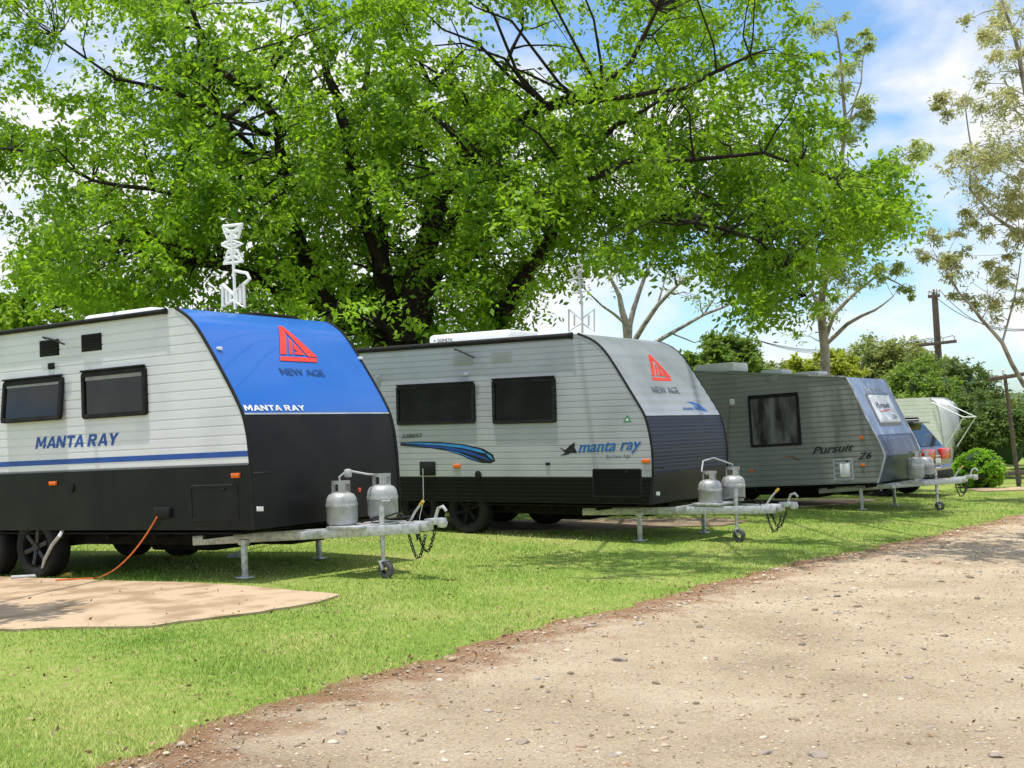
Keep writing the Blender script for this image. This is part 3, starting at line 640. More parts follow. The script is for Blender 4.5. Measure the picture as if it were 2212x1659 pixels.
lamp(q, (503, 1022), (521, 1032)); lamp(q, (110, 1040), (125, 1048))
hatch(q, (412, 1048), (518, 1126), blackp, blackr); plate(q, (338, 1096), (372, 1119), blackr, 'power_inlet', .04, .01); plate(q, (556, 1094), (570, 1104), whitev, 'sticker', .004, .001)
x, z = q.side(155, 1054); MB().lathe([(.001, 0), (.05, 0), (.055, -.02), (.001, -.022)], (x, -.01, z), (0, 1, 0), 20).build('filler_cap', blackr, q.root)
handle(q, 560, 1022)
for (px, py) in ((471, 753), (779, 771)):
    y, z = q.ff(px, py); MB().box((float(q.xf(z))+.02, y, z), (.04, .06, .035), bev=.008).build('clearance_light', whitev, q.root)
roller(q, (357, 671), blackr, .028); roof_box(q, (178, 685), (328, 668), .5, .7, plast, 'air_conditioner', .15, .05); roof_box(q, (380, 668), (545, 668), 1.3, .8, dark, 'roof_hatch', .07, .03); roof_box(q, (20, 700), (150, 690), 1.0, .7, plast, 'roof_hatch', .08, .03)
antenna(q, [[[(481, 489), (522, 484), (513, 513), (491, 515), (481, 489)], [(486, 501), (517, 497)], [(481, 489), (513, 513)], [(522, 484), (491, 515)]],
            [[(479, 528), (500, 518), (522, 526), (500, 538), (479, 528)], [(490, 528), (511, 527)]],
            [[(492, 542), (512, 540), (523, 564), (483, 569), (492, 542)], [(488, 557), (517, 554)], [(492, 542), (523, 564)], [(512, 540), (483, 569)]],
            [[(480, 614), (503, 636), (525, 611), (527, 664), (504, 648), (480, 664), (480, 614)], [(488, 623), (489, 656)], [(496, 630), (497, 652)], [(510, 629), (511, 651)], [(518, 621), (519, 656)]], [[(507, 585), (532, 590), (538, 602), (528, 612)]]], [(508, 668), (506, 600), (500, 496)], 1.5, .022, plast)
tip = q.side(938, 1140, 1.225); ax1 = q.side(85, 1188, .1)[0]; undercarriage(q, tip, (ax1, ax1-.92)); g1 = gas_bottle(q, 740, 1139, 1.02, .165, .36); g2 = gas_bottle(q, 828, 1122, 1.40, .165, .36)
m = MB(); m.tube([g1, (g1[0]-.02, g1[1], g1[2]+.1), (g1[0]+.05, g1[1]+.05, g1[2]+.17), (g1[0]+.2, g1[1]+.2, g1[2]+.12), (g2[0]-.05, g2[1], g2[2]+.05), g2], .012, 8); m.box((g1[0]+.06, g1[1]+.05, g1[2]+.14), (.07, .07, .09), bev=.02); m.build('gas_hose', greyhose, q.root)
stabiliser(q, 530, 1262, .35); stabiliser(q, 690, 1230, q.W-.35); jockey(q, 830, 1253, 1.05); MB().box((.50, 1.02, .86), (.025, .025, .045), bev=.008).build('bottle_bracket', redv, q.root)
# power cord, hose and bits on the ground
x, z = q.side(347, 1116); P0 = q.o+q.xa*x-q.ya*.05+q.za*z; P1 = gpt(205, 1252, .015); pts = []
for t in np.linspace(0, 1, 16):
    p = P0*(1-t)+P1*t; p[2] = P0[2]+(P1[2]-P0[2])*(1-(1-t)**2.0)*.75+(P1[2]-P0[2])*t*.25; pts.append(p)
e = gpt(120, 1262, .045); pts.append((pts[-1]+e)/2+np.array([0, 0, .0])); pts.append(e)
tag(MB().tube(pts, .009, 8).build('extension_cord', orangecord), 'thin orange power cord running from the black caravan skirt down to the ground', 'cord')
xh, zh = q.side(128, 1158, -.06); A = q.o+q.xa*xh-q.ya*.06+q.za*zh; B = gpt(88, 1249, .03)
tag(MB().tube([A+np.array([0, .1, .05]), A, A*.7+B*.3+np.array([-.02, 0, .03]), A*.35+B*.65+np.array([-.03, 0, .02]), B, B+np.array([-.3, -.1, .0])], .02, 8).build('drain_hose', greyhose), 'short grey waste hose hanging beside the alloy wheel of the left caravan', 'hose')
p = gpt(125, 1247); tag(MB().prism([(0, 0), (.16, 0), (.16, .05), (.1, .05), (.01, .01)], 0, .1).build('wheel_chock', yellowv), 'small yellow plastic wedge chock by the wheel of the blue-nosed caravan', 'wheel chock').location = p
p = gpt(512, 1204); m = bmesh.new(); bmesh.ops.create_icosphere(m, subdivisions=3, radius=1)
for v in m.verts: k = rng.normal(0, .05); v.co = Vector((v.co.x*.13*(1+k), v.co.y*.08*(1+k), max(-.002, v.co.z*.07*(1+k+.3*math.sin(v.co.x*5)))))
me = bpy.data.meshes.new('cloth'); m.to_mesh(me); m.free(); me.materials.append(plast); o = bpy.data.objects.new('cloth', me); COL.objects.link(o); o.location = p; tag(o, 'small crumpled white cloth on the grass underneath the left caravan', 'cloth')

# ---- silver caravan
q = mkvan('caravan', (1.8305, 16.555, .015, -.5866, -.0037), 2.45, [(1405, 1090), (1410, 1030), (1409, 975), (1403, 935), (1393, 897), (1372, 862), (1350, 826), (1328, 790), (1308, 760), (1290, 740), (1272, 728), (1248, 721)],
          'silver ribbed caravan with dark navy lower nose and blue swoosh, in the middle', -7.4)
zb = q.side(1395, 1031)[1]; zf = q.ff(1470, 897)[1]
shell(q, white); side_panel(q, zb, q.zt, .088, 'side_panel', silver); side_panel(q, q.z0, zb, 0, 'lower_side_panel', plate_black, off=.009)
front_panel(q, zf, q.zt, 'front_panel', whitefront, per=.12); zm = zf*.35+q.z0*.65; front_panel(q, zm, zf, 'tread_plate', plate_blue, per=.05, n=90); front_panel(q, q.z0, zm, 'lower_front_panel', plate_black, off=.006); front_panel(q, zf-.006, zf+.006, 'front_band', bandv, off=.012, n=4)
trim(q, blackr)
window(q, [(859, 835), (1027, 826), (1029, 912), (860, 920)]); window(q, [(1064, 822), (1201, 814), (1204, 912), (1068, 917)])
louvre(q, (980, 767), (1022, 788), silver, n=5); louvre(q, (1063, 760), (1106, 782), silver, n=5); hook(q, (985, 756), (1030, 773)); louvre(q, (812, 811), (824, 830), silver)
side_text(q, 'manta ray', (1250, 986), (1388, 978), 27, midblue, .35, .028); side_text(q, 'By New Age', (1311, 993), (1363, 990), 10, greyv); side_text(q, '22BES2', (868, 947), (913, 944), 8, blackv, .3, .02)
side_poly(q, [(1208, 966), (1222, 972), (1232, 962), (1243, 955), (1242, 966), (1248, 979), (1236, 978), (1226, 982), (1210, 985), (1222, 978), (1216, 972)], blackv, 'emblem')
# swoosh: dark base with layered blue streaks tapering backwards
side_poly(q, [(866, 956), (905, 954), (955, 955), (1005, 960), (1045, 969), (1066, 982), (1071, 996), (1060, 1001), (1042, 1000), (1020, 994), (998, 984), (968, 974), (930, 968), (866, 963)], blackv, 'graphic', .012)
for pts, mt in (([(866, 957), (910, 956), (960, 958), (1006, 963), (1040, 972), (1056, 981), (1030, 975), (996, 967), (950, 962), (900, 959)], ltblue), ([(880, 961), (930, 962), (980, 967), (1020, 976), (1052, 989), (1060, 996), (1036, 988), (1002, 977), (960, 969), (915, 964)], bluetxt),
                ([(960, 971), (990, 977), (1018, 988), (1040, 997), (1020, 991), (996, 981)], ltblue), ([(1046, 975), (1062, 985), (1067, 995), (1058, 988)], ltblue), ([(900, 958.5), (950, 960.5), (985, 964.5), (950, 961.5)], whitev)): side_poly(q, pts, mt, 'graphic')
side_poly(q, [(1347, 912), (1356, 896), (1365, 911)], greenv, 'sticker'); side_poly(q, [(1352, 909), (1356, 902), (1360, 909)], whitev, 'sticker', .015)
front_text(q, 'NEW AGE', (1412, 851), (1469, 851), 14, greyv, 0, .012); front_text(q, '', (1409, 822), (1447, 822), 57, redv, name='emblem', bm=polys_bm(LOGO), TL=(1399, 767)); front_text(q, 'manta ray', (1477, 889), (1513, 889), 9, midblue, .3, .02)
front_text(q, '', (1494, 891), (1530, 891), 22, midblue, name='graphic', bm=polys_bm([[(0, .9), (.35, .95), (.7, .7), (1, .05), (.85, .15), (.5, .5), (.25, .75)], [(.2, .6), (.55, .4), (.95, 0), (.7, .05), (.45, .3)]]))
lamp(q, (981, 1003), (996, 1011)); lamp(q, (1388, 992), (1405, 1000)); hatch(q, (1280, 1012), (1389, 1076), plate_black, blackr)
plate(q, (909, 997), (942, 1027), blackr, 'power_inlet', .03, .01); plate(q, (1180, 999), (1189, 1005), blackr, 'socket_cover'); plate(q, (999, 806), (1013, 812), silver, 'socket_cover')
x, z = q.side(1035, 1025); MB().lathe([(.001, 0), (.05, 0), (.055, -.025), (.001, -.03)], (x, -.01, z), (0, 1, 0), 20).build('filler_cap', blackr, q.root); plate(q, (1418, 1062), (1426, 1070), whitev, 'sticker', .004, .001)
roller(q, (1232, 723), blackr, .04); ac = roof_box(q, (925, 735), (1100, 722), .75, .85, plast, 'air_conditioner', .22, .06); roof_box(q, (830, 745), (915, 740), .9, .5, plast, 'roof_hatch', .06, .02); roof_box(q, (1200, 722), (1300, 722), 1.4, .6, plast, 'roof_hatch', .05, .02)
xl, zl = q.side(945, 722, .745); xr, zr = q.side(975, 720, .745); zl = q.zt+.09
emit(text_tris('DOMETIC', 0, .02), lambda u, v, w_: (xl+(xr-xl)*u*1.1, .744-w_, zl+v*.05), 'lettering', blackv, ac)
emit(polys_bm([[(0, .2), (.4, 1), (.8, .2), (.4, .5)]]), lambda u, v, w_: (xl-.09+u*.07, .744, zl+v*.05), 'emblem', blackv, ac)
antenna(q, [[[(1229, 580), (1258, 571), (1253, 596), (1240, 600), (1229, 580)]], [[(1228, 606), (1246, 600), (1266, 603), (1248, 611), (1228, 606)]], [[(1243, 614), (1258, 611), (1275, 627), (1236, 634), (1243, 614)]],
            [[(1228, 668), (1255, 690), (1283, 668), (1283, 716), (1256, 698), (1228, 716), (1228, 668)], [(1240, 681), (1240, 704)], [(1271, 681), (1271, 704)]]], [(1258, 720), (1257, 660), (1250, 585)], 1.5, .014, greyplast)
tip = q.side(1700, 1100, 1.225); undercarriage(q, tip, (-3.1, -4.0), wm=dark); ga = gas_bottle(q, 1535, 1094, 1.0, .165, .36); gb = gas_bottle(q, 1585, 1084, 1.45, .165, .36)  # spokes in dark steel, shade beneath the body put into their colour
m = MB(); m.tube([ga, (ga[0]-.12, ga[1], ga[2]+.06), (ga[0]-.14, ga[1]+.1, ga[2]+.2), (ga[0]-.02, ga[1]+.2, ga[2]+.24), (gb[0], gb[1], gb[2]+.1), gb], .012, 8); m.build('gas_hose', greyhose, q.root)
stabiliser(q, 1383, 1172, .35); stabiliser(q, 1521, 1157, q.W-.35); jockey(q, 1592, 1160, 1.1); handle(q, 1418, 1010)
x, z = q.side(918, 1012); A = q.o+q.xa*x-q.ya*.05+q.za*z; B = gpt(905, 1150); tag(MB().tube([A, A*.6+B*.4+np.array([.03, 0, -.1]), A*.25+B*.75, B, B+np.array([-.4, .1, .01])], .007, 6).build('extension_cord', greyhose), 'pale power cord hanging from the side of the silver caravan', 'cord')

# ---- grey caravan
q = mkvan('caravan', (6.8847, 23.2614, -.1386, -.5956, .034), 2.35, [(1896, 1043), (1905, 1012), (1912, 985), (1898, 952), (1880, 920), (1862, 884), (1845, 848), (1828, 815)],
          'grey corrugated caravan with blue grey flat nose and lower sloping roof, third in the row', -6.0)
xbk, zbk = q.side(1505, 803); zbk2 = q.zt+(zbk-q.zt)*(6.0+float(q.xx[-1]))/(float(q.xx[-1])-xbk)
q.zz = np.append(q.zz, max(zbk2, q.zt+.01)); q.xx = np.append(q.xx, -6.0)
zfr = q.ff(1918, 938)[1]
shell(q, greyclad, zbk2); side_panel(q, q.z0, q.zz[-1]-.001, .10, 'side_panel', greyclad, groove=.012, gf=.4)
front_panel(q, zfr, q.zt, 'front_panel', palenose); front_panel(q, q.z0, zfr, 'lower_front_panel', pm('dark_navy_paint', (.03, .045, .10), None, 3, .35))
MB().tube([(float(x)+.004, -.004, float(z)) for z, x in zip(q.zz[:60], q.xx[:60])], .02, 8).build('edge_trim', bandv, q.root); MB().tube([(float(x)+.004, q.W+.004, float(z)) for z, x in zip(q.zz[:60], q.xx[:60])], .02, 8).build('edge_trim', bandv, q.root)
MB().tube([(float(q.xx[59]), -.012, q.zt), (-6, -.012, zbk2)], .025, 8).build('roof_trim', greyclad, q.root)
window(q, [(1618, 857), (1727, 850), (1731, 960), (1622, 968)], gmat=curtain)
side_text(q, 'Pursuit', (1756, 981), (1846, 973), 15, blackv, .4, .025, off=.018); side_text(q, 'Z6', (1853, 993), (1885, 990), 14, blackv, .4, .03, off=.018)
side_poly(q, [(1680, 992), (1700, 986), (1712, 984), (1732, 994), (1716, 992), (1708, 988)], brownv, 'graphic', .018)
hatch(q, (1799, 992), (1846, 1037), bandv); plate(q, (1815, 1002), (1838, 1030), plast, 'hatch_panel', .03); lamp(q, (1858, 942), (1866, 949)); lamp(q, (1860, 1002), (1869, 1008)); lamp(q, (1620, 1015), (1628, 1020)); plate(q, (1660, 812), (1682, 826), greyclad, 'vent', .03)
plate(q, (1577, 862), (1588, 874), plast, 'outside_light', .03)
zA = q.ff(1905, 852)[1]; zB = q.ff(1912, 917)[1]; yA = q.ff(1884, 885)[0]; yB = q.ff(1932, 885)[0]
front_panel(q, zB-.03, zA+.03, 'stone_guard_frame', greyv, y0=yA-.04, y1=yB+.04, thick=.03, n=12)
front_panel(q, zB, zA, 'stone_guard', pm('pale_guard_plastic', (.66, .70, .75), None, 4, .4), y0=yA, y1=yB, thick=.05, n=12)
front_text(q, 'Pursuit', (1889, 884), (1919, 884), 12, greyv, .3, .015, off=.062); front_text(q, 'Z6', (1924, 907), (1934, 907), 9, greyv, .3, .015, off=.062); front_text(q, '', (1893, 895), (1930, 895), 8, redv, name='graphic', off=.062, bm=polys_bm([[(0, .2), (.4, .7), (.7, 1), (1, .1), (.7, .8), (.4, .4)]]))
front_text(q, 'OLYMPIC', (1868, 845), (1908, 845), 8, bandv, 0, .01)
zA = q.ff(1925, 942)[1]; zB = q.ff(1935, 990)[1]; front_panel(q, zB, zA, 'storage_hatch', pm('slate_paint', (.06, .085, .15), None, 3, .35), y0=.25, y1=q.W-.25, thick=.04, n=8)
for yl, dep, a, b, mt, nm, hh in ((.6, .8, (1500, 800), (1585, 800), cream, 'air_conditioner', .2), (1.0, .6, (1640, 800), (1690, 800), plast, 'roof_hatch', .12), (.9, .6, (1712, 805), (1768, 805), plast, 'roof_hatch', .1)):
    x0 = q.side(*a, yl)[0]; x1 = q.side(*b, yl)[0]; zc = np.interp((x0+x1)/2, [q.xx[-1], q.xx[59]], [q.zz[-1], q.zz[59]]); MB().box(((x0+x1)/2, yl+dep/2, zc+hh/2-.01), (x1-x0, dep, hh), bev=.05).build(nm, mt, q.root)
tip = q.side(2095, 1037, 1.175); undercarriage(q, tip, (-3.6,), .42); gas_bottle(q, 1979, 1034, .95, .165, .40); gas_bottle(q, 2000, 1030, 1.4, .165, .38)
stabiliser(q, 1863, 1107, .3, .45); stabiliser(q, 1934, 1098, q.W-.35, .45); jockey(q, 2027, 1100, 1.1)
MB().tube([(q.side(1578, 875)[0], -.03, q.side(1578, 875)[1]), (q.side(1574, 930)[0], -.03, q.side(1574, 930)[1]), (q.side(1574, 990)[0], -.03, q.side(1574, 990)[1])], .008, 6).build('light_cable', brownv, q.root)

# ---- white caravan far behind
yaw4 = -.60; p0 = at(2042, 1036, 39)
q = mkvan('caravan', (p0[0], p0[1], float(gz(p0[0])), yaw4, .0), 2.3, None, 'white boxy caravan with fold-out awning arms, farthest back behind the grey car', -5)
zz = np.array([.45, .9, 1.35, 1.8, 2.2, 2.4, 2.5, 2.55]); xx = np.array([-.06, -.02, -.03, -.08, -.13, -.18, -.25, -.36])
q.zz = np.linspace(.45, 2.62, 60); q.xx = np.interp(q.zz, zz, xx); q.z0 = .45; q.zt = 2.62; q.xf = lambda z: np.interp(z, q.zz, q.xx)
shell(q, cream); side_panel(q, .45, 2.62, .12, 'side_panel', cream, groove=.012); front_panel(q, .45, 2.62, 'front_panel', cream); trim(q, bandv, .025)
undercarriage(q, (1.3, .45), (-2.8,)); window(q, [(1948, 905), (1985, 902), (1986, 935), (1949, 938)])
for pts in ([(-.3, -.05, 2.45), (.8, -.6, 1.95), (.1, -.2, 1.0)], [(-.3, 1.4, 2.45), (.8, .9, 1.95), (.1, 1.2, 1.0)], [(.8, -.6, 1.95), (.8, .9, 1.95)]): MB().tube(pts, .022, 8).build('awning_arm', plast, q.root)
# ---- car
p0 = gpt(1996, 1076)
def make_car():
    r = empty('parked_car', (p0[0], p0[1], gz(p0[0])), 'dark grey wagon with red tail lamps parked behind the grey caravan drawbar', 'car'); r.rotation_euler = (0, 0, -.62)
    W = 1.9; lw = [(-4.7, .42), (-4.75, .62), (-4.68, .85), (-4.4, 1.0), (-3.5, 1.1), (-.02, 1.12), (.05, 1.02), (.06, .72), (.12, .66), (.12, .45), (.02, .36), (-.45, .34)]
    def arch(cx): return [(cx+.42*math.cos(a), .34+.42*math.sin(a)) for a in np.linspace(0, PI, 11)]
    MB().prism(lw+arch(-.95)+arch(-3.8), 0, W).build('body', carp, r, smooth=30)
    base = [(-3.55, .06, 1.09), (-.03, .06, 1.11), (-.03, W-.06, 1.11), (-3.55, W-.06, 1.09)]; top = [(-2.65, .24, 1.70), (-.48, .24, 1.73), (-.48, W-.24, 1.73), (-2.65, W-.24, 1.70)]
    g = MB().add(base+top, [(0, 1, 5, 4), (1, 2, 6, 5), (2, 3, 7, 6), (3, 0, 4, 7), (4, 5, 6, 7)]); cb = g.build('cabin', carp, r, smooth=20)
    def pane(a, bb, c, d, s0, s1, t0, t1, nm):
        a, bb, c, d = map(Vector, (a, bb, c, d)); nrm = (bb-a).cross(d-a).normalized()
        def P(s, t): return (a*(1-s)+bb*s)*(1-t)+(d*(1-s)+c*s)*t+nrm*.008
        MB().add([P(s0, t0), P(s1, t0), P(s1, t1), P(s0, t1)], [(0, 1, 2, 3)]).build(nm, glass, cb, smooth=0, recalc=False)
    pane(base[0], base[1], top[1], top[0], .12, .40, .1, .85, 'side_window'); pane(base[0], base[1], top[1], top[0], .43, .68, .1, .85, 'side_window'); pane(base[0], base[1], top[1], top[0], .71, .9, .12, .85, 'side_window')
    pane(base[1], base[2], top[2], top[1], .06, .94, .08, .88, 'rear_window'); pane(base[3], base[0], top[0], top[3], .05, .95, .06, .92, 'windscreen')
    MB().box((-.42, W/2, 1.73), (.3, 1.3, .04), bev=.015).build('spoiler', carp, r)
    for y in (.22, W-.22): MB().tube([(-2.5, y+.06, 1.76), (-.6, y+.06, 1.79)], .02, 8).build('roof_rail', galv, r)
    for y in (.0, W): MB().box((.0, y+(.34 if y < 1 else -.34), .97), (.2, .74, .26), bev=.03).build('tail_light', redl, r)
    MB().box((.1, W/2, .5), (.12, W-.1, .2), bev=.04).build('bumper', blackr, r); MB().box((.075, W/2, .82), (.02, .4, .12), bev=.004).build('number_plate', whitev, r); MB().box((.07, W/2, .93), (.03, .36, .04), bev=.01).build('chrome_strip', galv, r)
    for x in (-.95, -3.8):
        for y in (.11, W-.11):
            q2 = Van(); q2.root = r; wheel(q2, x, y, .35, .35, .22, galv)
make_car()
# ------------------------------------------------------------------ trees
def limb_tubes(mb, limbs, D0, rs=1.0):
    pts_all = []
    for L in limbs:
        P = []; Rr = []
        for (px, py, dd, r) in L: P.append(at(px, py, D0+dd)); Rr.append(r*rs)
        PP = []; RR = []
        for i in range(len(P)-1):
            n = max(2, int(np.linalg.norm(P[i+1]-P[i])/.45))
            for k in range(n):
                t = k/n; q_ = P[i]*(1-t)+P[i+1]*t
                if k: q_ = q_+rng.normal(0, .045, 3)*min(1, 3*Rr[i]+.3)
                PP.append(q_); RR.append(Rr[i]*(1-t)+Rr[i+1]*t)
        PP.append(P[-1]); RR.append(Rr[-1])
        mb.tube(PP, RR, 10 if max(RR) > .15 else 7); pts_all += list(zip(PP, RR))
    return pts_all
def twigs(mb, cent, pts, r0=.03, maxd=5):
    A = np.array([p for p, r in pts]); Rr = np.array([r for p, r in pts])
    for c in cent:
        dv = np.linalg.norm(A-c, axis=1)+np.maximum(0, A[:, 2]-c[2])*.8; k = int(np.argmin(dv)); a = A[k]
        L = np.linalg.norm(c-a)
        if L > maxd or L < .15: continue
        mid = (a+c)/2+rng.normal(0, .1, 3)*L*.5+np.array([0, 0, .1*L]); m1 = a*.6+mid*.4+rng.normal(0, .03, 3)*L; m2 = mid*.5+c*.5+rng.normal(0, .03, 3)*L
        rr_ = min(Rr[k]*.7, r0*(.5+L*.35)); mb.tube([a, m1, mid, m2, c], [rr_, rr_*.8, rr_*.6, rr_*.4, rr_*.2], 5, False)
# big shade tree
D0 = 25.
limbs = [[(885, 905, 0, .52), (885, 800, 0, .46), (888, 720, 0, .40), (900, 620, 0, .34), (922, 530, 0, .27), (945, 430, -.2, .21), (985, 370, -.5, .17), (1060, 300, -.8, .14), (1150, 242, -1.2, .11), (1280, 200, -1.5, .085), (1360, 140, -1.8, .06), (1420, 20, -2, .035)],
         [(870, 740, 0, .30), (830, 620, .2, .24), (800, 500, .2, .19), (760, 380, .2, .16), (752, 300, .2, .14), (725, 200, .2, .11), (700, 120, .2, .09), (640, 10, .2, .05), (610, -60, .2, .03)],
         [(860, 760, .3, .26), (740, 690, .4, .21), (670, 600, .3, .17), (640, 500, 0, .15), (612, 380, -.4, .13), (600, 260, -.8, .11), (545, 200, -1.1, .09), (470, 150, -1.3, .07), (430, 60, -1.4, .05), (390, -40, -1.6, .03)],
         [(1040, 900, .8, .32), (1050, 740, .4, .27), (1080, 690, .2, .23), (1125, 610, -.2, .18), (1180, 530, -.6, .14), (1225, 440, -1.1, .11), (1250, 350, -1.3, .08), (1330, 270, -1.6, .06), (1420, 220, -2, .035)],
         [(720, 680, .4, .15), (610, 640, .1, .13), (560, 600, -.2, .11), (480, 575, -.6, .085), (420, 565, -1, .055), (330, 520, -1.2, .03)],
         [(830, 610, .2, .13), (828, 480, .4, .11), (830, 330, .5, .09), (845, 200, .6, .075), (855, 60, .6, .05), (860, -40, .6, .03)],
         [(925, 520, 0, .14), (1000, 470, -1, .115), (1080, 430, -1.6, .095), (1200, 415, -2.2, .075), (1350, 350, -2.8, .06), (1500, 345, -3.2, .045), (1650, 330, -3.4, .035), (1800, 390, -3.5, .02)],
         [(1150, 242, -1.2, .08), (1300, 215, -2.5, .06), (1480, 190, -3, .045), (1620, 120, -3.2, .03)],
         [(600, 300, -.7, .08), (500, 260, -1.2, .065), (380, 200, -1.6, .05), (250, 170, -2, .035), (120, 80, -2.2, .02)],
         [(640, 520, 0, .09), (520, 470, -1, .07), (380, 420, -1.8, .055), (200, 390, -2.2, .04), (80, 330, -2.4, .03), (-40, 320, -2.6, .02)],
         [(1000, 360, -.5, .09), (1020, 250, -.3, .07), (1090, 150, -.2, .055), (1130, 60, -.1, .035), (1120, -40, 0, .02)],
         [(752, 330, .2, .1), (790, 200, .5, .08), (800, 90, .7, .06), (830, -30, .8, .03)],
         [(545, 210, -1.1, .07), (480, 260, -1.6, .06), (440, 150, -1.9, .045), (420, 20, -2.2, .03)],
         [(1225, 440, -1, .08), (1350, 470, -2, .06), (1500, 480, -2.6, .045), (1640, 520, -3, .03), (1740, 640, -3.2, .015)],
         [(900, 640, 0, .12), (980, 560, .4, .1), (1100, 480, .6, .08), (1260, 400, .8, .055), (1400, 330, .9, .03)],
         [(612, 380, -.4, .08), (560, 330, -.2, .065), (470, 240, 0, .05), (400, 120, .2, .035), (380, 20, .3, .02)], [(945, 430, -.2, .09), (900, 300, .2, .07), (930, 180, .4, .05), (1000, 110, .5, .03)]]
base = at(885, 800, D0); tree = empty('shade_tree', (base[0], base[1], float(gz(base[0]))), 'huge spreading tree with bright green leaves and dark forked trunk towering behind the caravans', 'tree')
def setparent_world(o, par): o.parent = par; o.matrix_parent_inverse = Matrix.Translation(-Vector(par.location))
tm = MB(); pts = limb_tubes(tm, limbs, D0, .88)
crown = [(-200, -120), (-200, 420), (30, 450), (60, 560), (130, 640), (300, 660), (420, 640), (560, 690), (700, 740), (1000, 750), (1100, 690), (1190, 650), (1260, 575), (1420, 555), (1560, 590), (1640, 690), (1700, 620), (1780, 500), (1870, 520), (1955, 470), (1925, 390), (1840, 330), (1770, 210), (1735, 60), (1660, -120)]
holes = [(575, 270, 52, 68), (520, 240, 38, 38), (960, 55, 58, 48), (1165, 120, 58, 48), (1095, 25, 60, 40), (1055, 75, 38, 38), (20, 500, 60, 80), (445, 605, 40, 26), (680, 130, 26, 48), (60, 250, 66, 36), (1560, 60, 45, 34), (1640, 250, 28, 22), (1330, 60, 40, 40), (210, 60, 48, 42), (560, 40, 34, 54), (770, 60, 18, 48), (120, 150, 44, 32), (400, 60, 32, 42), (900, 160, 26, 34), (250, 270, 44, 26), (330, 330, 36, 24), (60, 390, 60, 26)]
trunkzone = [(870, 590, 70, 85), (915, 680, 85, 60), (1100, 620, 50, 60), (720, 640, 65, 45), (955, 440, 36, 50), (805, 480, 28, 70), (655, 540, 34, 70), (755, 330, 24, 70), (612, 330, 22, 60), (560, 600, 50, 24)]
cent = []; rad = []; per = []
while len(cent) < 960:
    px = rng.uniform(-200, 1960); py = rng.uniform(-140, 750)
    if not inpoly(np.array([[px, py]]), crown)[0]: continue
    if any(((px-a)/c)**2+((py-b)/d_)**2 < 1.5 for a, b, c, d_ in holes): continue
    if py < 260 and rng.random() < .48: continue
    if px < 340 and py < 420 and rng.random() < .42: continue
    r = rng.uniform(.5, .95)
    dd = rng.normal(.2, 2.4); dd = max(-4.5, min(4.6, dd))
    if any(((px-a)/c)**2+((py-b)/d_)**2 < 1 for a, b, c, d_ in trunkzone): dd = rng.uniform(1.6, 4.6)
    cent.append(at(px, py, D0+dd)); rad.append(r); per.append(int(240*(r/.75)**2*rng.uniform(.45, 1.35)))
for px, py, r in ((1660, 600, .5), (1680, 650, .45), (1640, 560, .6), (1750, 610, .45), (1760, 560, .5), (1620, 640, .45), (1640, 690, .3), (1790, 450, .6), (1890, 450, .6), (1940, 470, .5), (1930, 400, .5), (1850, 400, .6), (180, 600, .6), (90, 560, .6), (60, 590, .5), (260, 620, .6)):
    cent.append(at(px, py, D0-3+rng.normal(0, .5))); rad.append(r); per.append(int(280*(r/.75)**2))
twigs(tm, cent, pts, .026)
# overhanging boughs above the view
for (gx_, gy_, n_, sp) in ((2.7, 14.6, 13, .95), (4.6, 16.6, 9, 1.0), (-5.2, 11.2, 13, .65), (6.0, 15.6, 12, .75), (7.2, 17.2, 10, .8), (.9, 14.9, 4, .5)):
    zc = 1.6+gy_*.40+1.0
    for k in range(n_):
        c = np.array([gx_-.12*zc+rng.normal(0, sp), gy_-.07*zc+rng.normal(0, sp*.7), zc+rng.normal(0, .3)]); cent.append(c); rad.append(rng.uniform(.55, .85)); per.append(230)
    A = at(1106+gx_*60, -260, 24.5); B = np.array([gx_-.12*zc, gy_-.07*zc, zc]); tm.tube([A, A*.66+B*.34+np.array([0, 0, .8]), A*.33+B*.67+np.array([0, 0, .7]), B], [.06, .05, .035, .02], 7)
A0 = at(1420, 20, 23); tm.tube([A0, at(1440, -140, 23.5), at(1350, -260, 24.5)], [.035, .04, .05], 7)
setparent_world(tm.build('trunk', bark, None, smooth=60, recalc=False), tree)
C_, tn = sprays(cent, rad, per, 11, .8, .38, (.02, .88)); L_ = rng.uniform(.095, .18, len(C_))
lm = leafmat('bright_leaf', (.022, .085, .009), (.25, .41, .024), (.48, .78, .03), .44)
setparent_world(leaves('crown', C_, L_, tn, lm, None, .48, .55), tree)
def gum(name, label, limbs, clumps, D, basepx, barkm, lm, k=200, L=(.12, .22), ns=8, wid=.22, cat='tree', tw=.02, scale=1.0, droop=.6, group=None, rs=.7, div=7):
    b = at(basepx[0], basepx[1], D); r = empty(name, (b[0], b[1], float(gz(b[0]))), label, cat, group); tm = MB()
    limbs = [[(basepx[0], basepx[1]+0, 0, limbs[0][0][3]*1.2)]+limbs[0]]+limbs[1:]; pts = limb_tubes(tm, limbs, D, rs)
    cent = []; rad = []; per = []
    for (px, py, rp) in clumps:
        R0 = rp/F*D
        for j in range(max(3, int(rp/div))):
            a = rng.normal(0, .65, 2); cent.append(at(px+a[0]*rp, py+a[1]*rp*.8, D+rng.normal(0, R0*1.2))); rad.append(R0*rng.uniform(.35, .65)*scale); per.append(int(k*rng.uniform(.4, 1.2)))
    twigs(tm, cent, pts, tw); setparent_world(tm.build('trunk', barkm, None, smooth=60, recalc=False), r)
    C_, tn = sprays(cent, rad, per, ns, .8, .35); setparent_world(leaves('crown', C_, rng.uniform(*L, len(C_)), tn, lm, None, wid, droop), r); return r
gl = leafmat('gum_leaf', (.24, .29, .11), (.58, .54, .27), (.66, .66, .28), .5)
